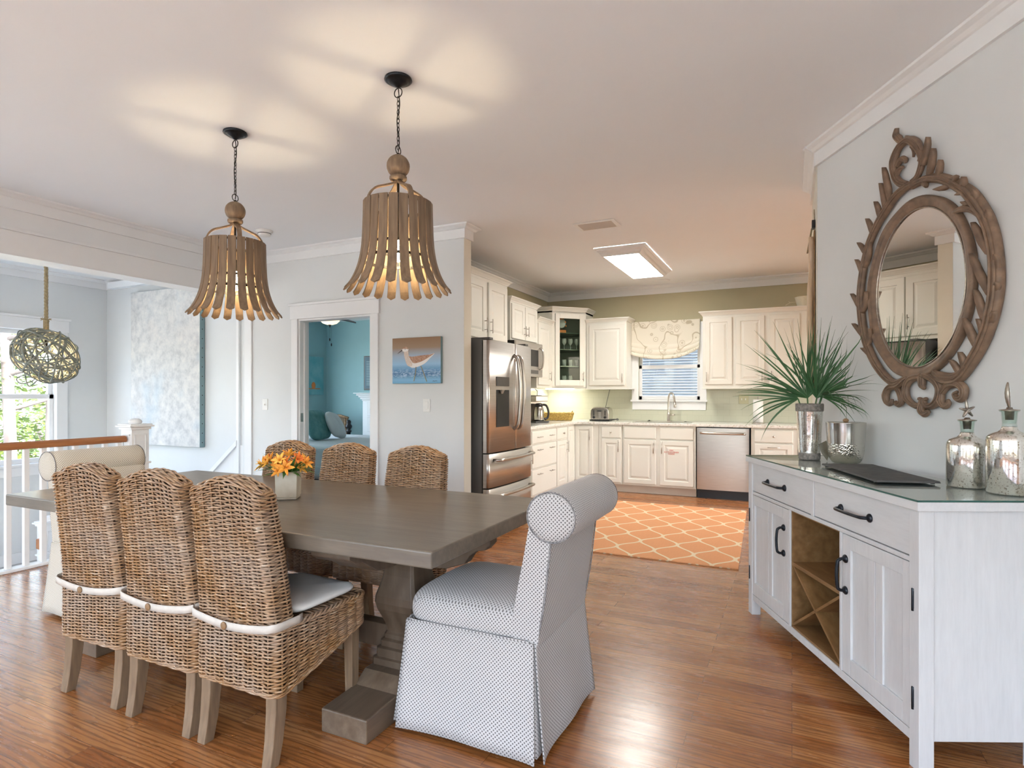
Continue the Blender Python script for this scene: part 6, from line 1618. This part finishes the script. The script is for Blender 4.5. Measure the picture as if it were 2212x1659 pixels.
for pts in ([pn(-.13, .05), pn(-.22, .12), pn(-.225, .20)], [pn(-.10, -.15), pn(-.22, -.18), pn(-.26, -.21), pn(-.22, -.245), pn(-.13, -.23), pn(-.08, -.18)], [pn(-.19, -.13), pn(-.18, -.20), pn(-.15, -.27), pn(-.08, -.22)], [pn(.08, -.17), pn(.15, -.24), pn(.16, -.19)], [pn(.2, -.10), pn(.28, -.07), pn(.24, -.13)]):
    m = MB(); m.tube(smooth_path(pts, 6), .005, 6); m.obj('vine', 'vine_wood', nl)
m = MB()
for s in range(3):
    pts = []
    n = 150
    for i in range(n+1):
        z = -.002+(zc+.235+.002)*i/n; a = i*.42+2*PI*s/3; pts.append((.0075*cos(a), .0075*sin(a), z))
    m.tube(pts, .0085, 6)
m.obj('rope', 'rope_fibre', nl)
m = MB()
for k in range(26):
    a = rn.uniform(0, 6.28); m.tube([(0, 0, zc+.31), (.02*cos(a), .02*sin(a), zc+.315+rn.uniform(0, .01)), (.04*cos(a), .04*sin(a), zc+.30+rn.uniform(0, .04))], .0018, 4)
m.tube([(0, 0, zc+.32), (0, 0, zc+.22)], .021, 10); m.obj('rope_knot', 'rope_fibre', nl)
m = MB(); m.tube([(.03*cos(2*PI*k/18), 0, zc+.20+.03*sin(2*PI*k/18)) for k in range(18)], .004, 6, closed=True); m.lathe([(.012, zc+.17), (.012, zc+.04), (.016, zc+.04), (.016, zc+.02)], 12); m.obj('hook', 'dark_metal', nl)
m = MB(); m.ball((0, 0, zc-.015), .034, 16, 10); m.obj('bulb', 'bulb_glow', nl)
d = bpy.data.lights.new('vine_bulb_light', 'POINT'); o = bpy.data.objects.new('vine_bulb_light', d); C.objects.link(o); o.parent = nl; o.location = (0, 0, zc-.015); d.energy = 16; d.color = (1, .55, .25); d.shadow_soft_size = .036

# ------------------------------------------------------------ bedroom furnishings
bd = thing('bed', 'white bed seen through the bedroom doorway', 'bed', (-6.0, 7.1, 0)); b = (-6.0, 7.1, 0)
m = MB(b)
def bedf(x0, x1, y0, y1, z0, z1, rr=.06): m.box(x0, x1, y0, y1, z0, z1)
bedf(-7.35, -4.3, 5.65, 7.50, .18, .56); m.obj('mattress', 'bedding', bd, .05, 4)
m = MB(b); bedf(-7.0, -4.25, 5.60, 7.53, .20, .615); m.obj('duvet', 'bedding', bd, .06, 4)
m = MB(b); m.box(-7.35, -4.3, 5.7, 7.48, .05, .18)
for x in (-7.28, -4.38):
    for y in (5.76, 7.42): m.box(x-.04, x+.04, y-.04, y+.04, 0, .06)
m.obj('bed_base', 'fan_blade', bd)
def pillow(label, x, y, z, rx, ry, w, h, mat, rz=0):
    t = MB(); 
    def f(u, v):
        a = 2*PI*u; ph = PI*(v-.5); e = .45; c, s_ = cos(a), sin(a)
        cx = abs(c)**e*(1 if c >= 0 else -1); cy = abs(s_)**e*(1 if s_ >= 0 else -1); k = max(0, cos(ph))**.5
        return (cx*w*k, .075*sin(ph)*(1-.3*(cx*cy)**2), cy*h*k)
    t.grid(f, 28, 12, closeu=True); o = t.obj('pillow', mat); o.location = (x, y, z); o.rotation_euler = (rx, ry, rz); return tag(o, label, 'pillow', 'pillows on the bed')
pillow('dark teal pillow at the left edge of the doorway view', -6.10, 6.36, .83, math.radians(-18), 0, .30, .22, 'teal_cloth', PI/2+.3)
pillow('white pillow leaning in front of the teal pillow on the bed', -6.08, 6.70, .81, math.radians(-25), .15, .26, .20, 'bedding', PI/2+.4)
pillow('tall white pillow standing at the head of the bed', -6.60, 6.30, .86, math.radians(-12), 0, .34, .27, 'bedding', PI/2+.2)
rc = thing('rattan_chair', 'rattan chair back with slatted panel beyond the bed', 'chair', (-7.42, 8.15, 0), math.radians(-4))
m = MB()
for x in (-.31, .31): m.tube([(x, 0, 0), (x, 0, .86)], .022, 8)
m.tube([(-.33, 0, .85), (-.15, 0, .885), (.15, 0, .885), (.33, 0, .85)], .024, 8); m.tube([(-.31, 0, .45), (.31, 0, .45)], .02, 8)
m.tube([(-.26, 0, .45), (-.26, 0, .84)], .014, 6); m.tube([(.26, 0, .45), (.26, 0, .84)], .014, 6); m.obj('frame', 'rattan', rc)
m = MB()
for k in range(22): x = -.25+.5*k/21; m.tube([(x, .005, .46), (x, .005, .86)], .007, 5)
m.obj('backrest', 'rattan', rc)
m = MB(); m.box(-.31, .31, -.50, .0, .38, .44); m.obj('seat', 'rattan', rc, .01)
m = MB()
for x in (-.29, .29): m.tube([(x, -.48, 0), (x, -.48, .40)], .02, 8)
m.obj('leg', 'rattan', rc)
bp_ = thing('bed_post', 'dark turned bedpost finial rising behind the bed', 'bed post', (-6.95, 7.98, 0)); m = MB()
m.lathe([(.035, 0), (.035, .60), (.05, .62), (.05, .64), (.03, .655), (.055, .69), (.06, .72), (.035, .755), (.04, .775), (.042, .80), (.02, .825), (.001, .83)], 20); m.obj('post', 'black_plastic', bp_)
dr_ = thing('dresser', 'white bedroom dresser with cornice top and round knobs', 'dresser', (-5.69, 7.90, 0)); 
DH = 1.29
m = MB(); m.box(-.72, .9, -.20, .25, 0, 1.16); m.obj('body', 'trim_paint', dr_, .004)
m = MB(); 
for z, e in ((1.16, .01), (1.185, .03), (1.215, .05), (1.245, .075)): m.box(-.72-e, .9+e, -.20-e, .25, z, z+.032)
m.box(-.83, 1.0, -.31, .26, 1.277, 1.292); m.obj('cornice', 'trim_paint', dr_, .004)
for j, (z0, z1) in enumerate(((.92, 1.13), (.66, .89), (.40, .63), (.12, .37))):
    m = MB(); m.box(-.62, .10, -.216, -.199, z0, z1); q = m.obj('drawer', 'trim_paint', dr_, .004)
    m = MB(); m.ball((-.52, -.235, (z0+z1)/2), .020, 12, 8); m.obj('knob', 'nickel', q)
tv = thing('television', 'dark flat television on the dresser with a blind reflection painted on its screen', 'television', (-5.90, 7.88, 1.293)); 
m = MB(); m.box(-.62, .60, -.02, .03, .045, .62); m.obj('case', 'black_plastic', tv, .006)
m = MB(); m.box(-.595, .575, -.0225, -.0205, .07, .598); m.obj('screen', 'screen_blue', tv)
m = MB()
for k in range(15): m.box(-.56, -.30, -.0236, -.0226, .13+.028*k, .137+.028*k)  # pale bars paint a window blind's reflection onto the screen
m.obj('painted_reflection', 'painted_blind_reflect', tv)
m = MB(); m.box(-.25, .25, -.10, .10, .0, .012); m.box(-.03, .03, -.01, .01, .012, .05); m.obj('stand', 'black_plastic', tv)
# low surf picture on the bedroom left wall
ba = thing('teal_picture', 'teal square canvas with an orange bird on the left bedroom wall', 'picture', (BX0, 8.05, 1.62)); 
m = MB(); m.box(.002, .035, -.32, .34, -.36, .34); m.obj('canvas', 'teal_paint_art', ba, .003)
m = MB(); m.ball((.040, .08, -.19), .05, 12, 8, sx=.1, sz=1.3); m.box(.036, .039, -.1, .25, -.255, -.24); m.obj('bird', 'orange_print', ba)
fn = thing('ceiling_fan', 'dark-bladed bedroom ceiling fan with frosted bowl light and two pull chains', 'ceiling fan', (-6.10, 6.60, BZ)); 
m = MB(); m.lathe([(.06, 0), (.07, -.03), (.02, -.05), (.015, -.10), (.10, -.12), (.11, -.19), (.05, -.21), (.05, -.225)], 28); m.obj('motor', 'dark_metal', fn)
for k in range(5):
    a = 2*PI*k/5+.42; m = MB()
    o = [(.12, -.02), (.20, -.055), (.55, -.070), (.62, -.03), (.64, .0), (.62, .03), (.55, .070), (.20, .055), (.12, .02)]
    m.prism(o, lambda p, q: (p*cos(a)-q*sin(a), p*sin(a)+q*cos(a), -.228+q*.4), lambda p, q: (p*cos(a)-q*sin(a), p*sin(a)+q*cos(a), -.220+q*.4)); m.obj('blade', 'fan_blade', fn)
m = MB(); m.lathe([(.145, -.225), (.148, -.245), (.135, -.285), (.10, -.318), (.05, -.335), (.001, -.340)], 32, cap=False); m.obj('glass_bowl', 'fan_glass', fn)
m = MB(); m.lathe([(.022, -.338), (.02, -.348), (.008, -.356), (.006, -.375), (.001, -.38)], 14, cap=False); m.obj('bowl_cap', 'dark_metal', fn)
for x, z in ((.0, -.565), (.03, -.64)):
    m = MB(); m.tube([(x, 0, -.375), (x, 0, z+.03)], .0012, 4); m.lathe([(.006, z+.03), (.009, z+.015), (.007, z-.012)], 10, (x, 0, 0)); m.obj('pull_chain', 'dark_metal', fn)

# ------------------------------------------------------------ outdoors beyond the stair windows
m = MB(); m.box(-60, -8.3, -25, 40, -2.7, -2.6); m.box(-8.3, 20, -25, -3.2, -2.7, -2.6); m.box(-8.3, 20, 9.5, 40, -2.7, -2.6); struct('ground', m, 'bounce_ground')
m = MB()
for i in range(4): m.box(-14, 14, 14, 14.2, -2.6+1.5*i, -1.15+1.5*i)
hs = m.obj('neighbour_house', 'siding'); tag(hs, 'grey-blue sided house wall beyond the kitchen window', 'house')
ro = random.Random(8)
def leaves(m, c, R, n, sz, flat=.7):
    for i in range(n):
        a = ro.uniform(0, 2*PI); e = ro.uniform(-1, 1); r = R*ro.uniform(.35, 1)
        p = Vector((c[0]+r*cos(a)*math.sqrt(1-e*e), c[1]+r*sin(a)*math.sqrt(1-e*e), c[2]+r*e*flat))
        d = Vector((ro.gauss(0, 1), ro.gauss(0, 1), ro.gauss(0, .6))).normalized(); s = d.orthogonal().normalized()*sz*.35
        m.add([p-d*sz, p-s, p+d*sz, p+s], [(0, 1, 2, 3)])
def tree(label, x, y, ht, r, crown_r, crown_z, n, mat, lean=.0, sz=.10, cat='tree', group='trees outside the stair hall window'):
    t = thing('tree', label, cat, (x, y, -2.6), 0, group)
    m = MB(); P = [(lean*q*q*ht*.2+.05*sin(q*7), .04*sin(q*5), ht*q) for q in [i/10 for i in range(11)]]; m.tube(P, [r*(1-.45*i/10) for i in range(11)], 10)
    for k in range(7):
        z = ht*(.45+.5*k/7); a = ro.uniform(0, 6.28); L_ = crown_r*ro.uniform(.5, .9); m.tube([(P[5][0], 0, z), (cos(a)*L_*.6, sin(a)*L_*.6, z+.2*L_), (cos(a)*L_, sin(a)*L_, z+.5*L_)], [r*.35, r*.22, r*.08], 6)
    m.obj('trunk', 'tree_bark', t)
    m = MB()
    for k in range(n): 
        a = ro.uniform(0, 6.28); q = crown_r*ro.uniform(.1, 1); leaves(m, (q*cos(a), q*sin(a), crown_z+ro.uniform(-.8, .8)*crown_r), crown_r*.42, 95, sz)
    f = m.obj('foliage', mat, t, recalc=False); f['kind'] = 'stuff'
tree('pale-barked pine trunk nearest the left edge of the stair window', -11.3, 4.98, 8, .10, 1.6, 6.4, 14, 'tree_leaf')
tree('slender pale trunk right of centre in the stair window', -12.5, 6.05, 8, .08, 1.8, 6.0, 14, 'tree_leaf_light', .6)
tree('leaning thin tree in the upper right of the stair window', -15, 8.2, 7, .09, 2.0, 4.8, 16, 'tree_leaf', -.5)
def bush(label, x, y, R, z, n, mat):
    t = thing('bush', label, 'bush', (x, y, -2.6), 0, 'bushes outside the stair hall window'); m = MB()
    for k in range(n): a = ro.uniform(0, 6.28); q = R*ro.uniform(0, .8); leaves(m, (q*cos(a), q*sin(a), z*ro.uniform(.15, .95)), R*.45, 90, .075)
    f = m.obj('foliage', mat, t, recalc=False); f['kind'] = 'stuff'
    m = MB(); 
    for k in range(5): a = ro.uniform(0, 6.28); m.tube([(0, 0, 0), (cos(a)*R*.3, sin(a)*R*.3, z*.45), (cos(a)*R*.6, sin(a)*R*.6, z*.8)], .025, 5)
    m.obj('stem', 'tree_bark', t)
for i, (x, y, R, z, n, mt) in enumerate(((-13.5, 5.1, 1.5, 3.1, 24, 'tree_leaf_light'), (-14.5, 6.9, 1.7, 3.4, 26, 'tree_leaf'), (-12.6, 3.6, 1.4, 2.9, 22, 'tree_leaf'), (-16.5, 8.8, 2.0, 4.0, 26, 'tree_leaf_light'), (-16.0, 5.6, 2.2, 4.3, 30, 'tree_leaf'), (-20, 7.2, 3.2, 7.0, 40, 'tree_leaf'), (-21, 10.8, 3.2, 7.5, 40, 'tree_leaf'))):
    bush(('bright yellow-green bush low in the stair window', 'dark green bush at the right of the stair window', 'green bush behind the railing at the left edge', 'farthest light green bush beyond the window', 'tall green thicket behind the pale trunks', 'dark distant tree mass at the left of the window view', 'dark distant tree mass at the right of the window view')[i], x, y, R, z, n, mt)
pl = thing('palm_tree', 'fan palm with spiky fronds at the top left of the stair window', 'palm tree', (-12.2, 4.55, -2.6)); m = MB()
m.tube([(0, 0, 0), (.1, 0, 2), (.05, 0, 4.2)], .13, 10); m.obj('trunk', 'tree_bark', pl)
m = MB()
for f in range(26):
    a = 2*PI*f/26*3.1; e = ro.uniform(-.5, .9); d = Vector((cos(a)*cos(e), sin(a)*cos(e), sin(e))); c0 = Vector((.05, 0, 4.25)); c = c0+d*.55; m.tube([c0, c], .012, 4)
    s = d.orthogonal().normalized(); s2 = d.cross(s)
    for k in range(15):
        an = -1.25+2.5*k/14; blade(m, c, d*cos(an)+s*sin(an), ro.uniform(.6, .8), .018, .5, 5)
f = m.obj('palm_frond', 'tree_leaf', pl, recalc=False); f['kind'] = 'stuff'
m = MB(); m.box(-19, -18.8, 9.5, 16, -2.6, 1.6); m.box(-19.1, -18.6, 9.3, 16.2, 1.6, 1.8); h2 = m.obj('far_house', 'siding'); tag(h2, 'grey-blue house corner seen through the trees', 'house')
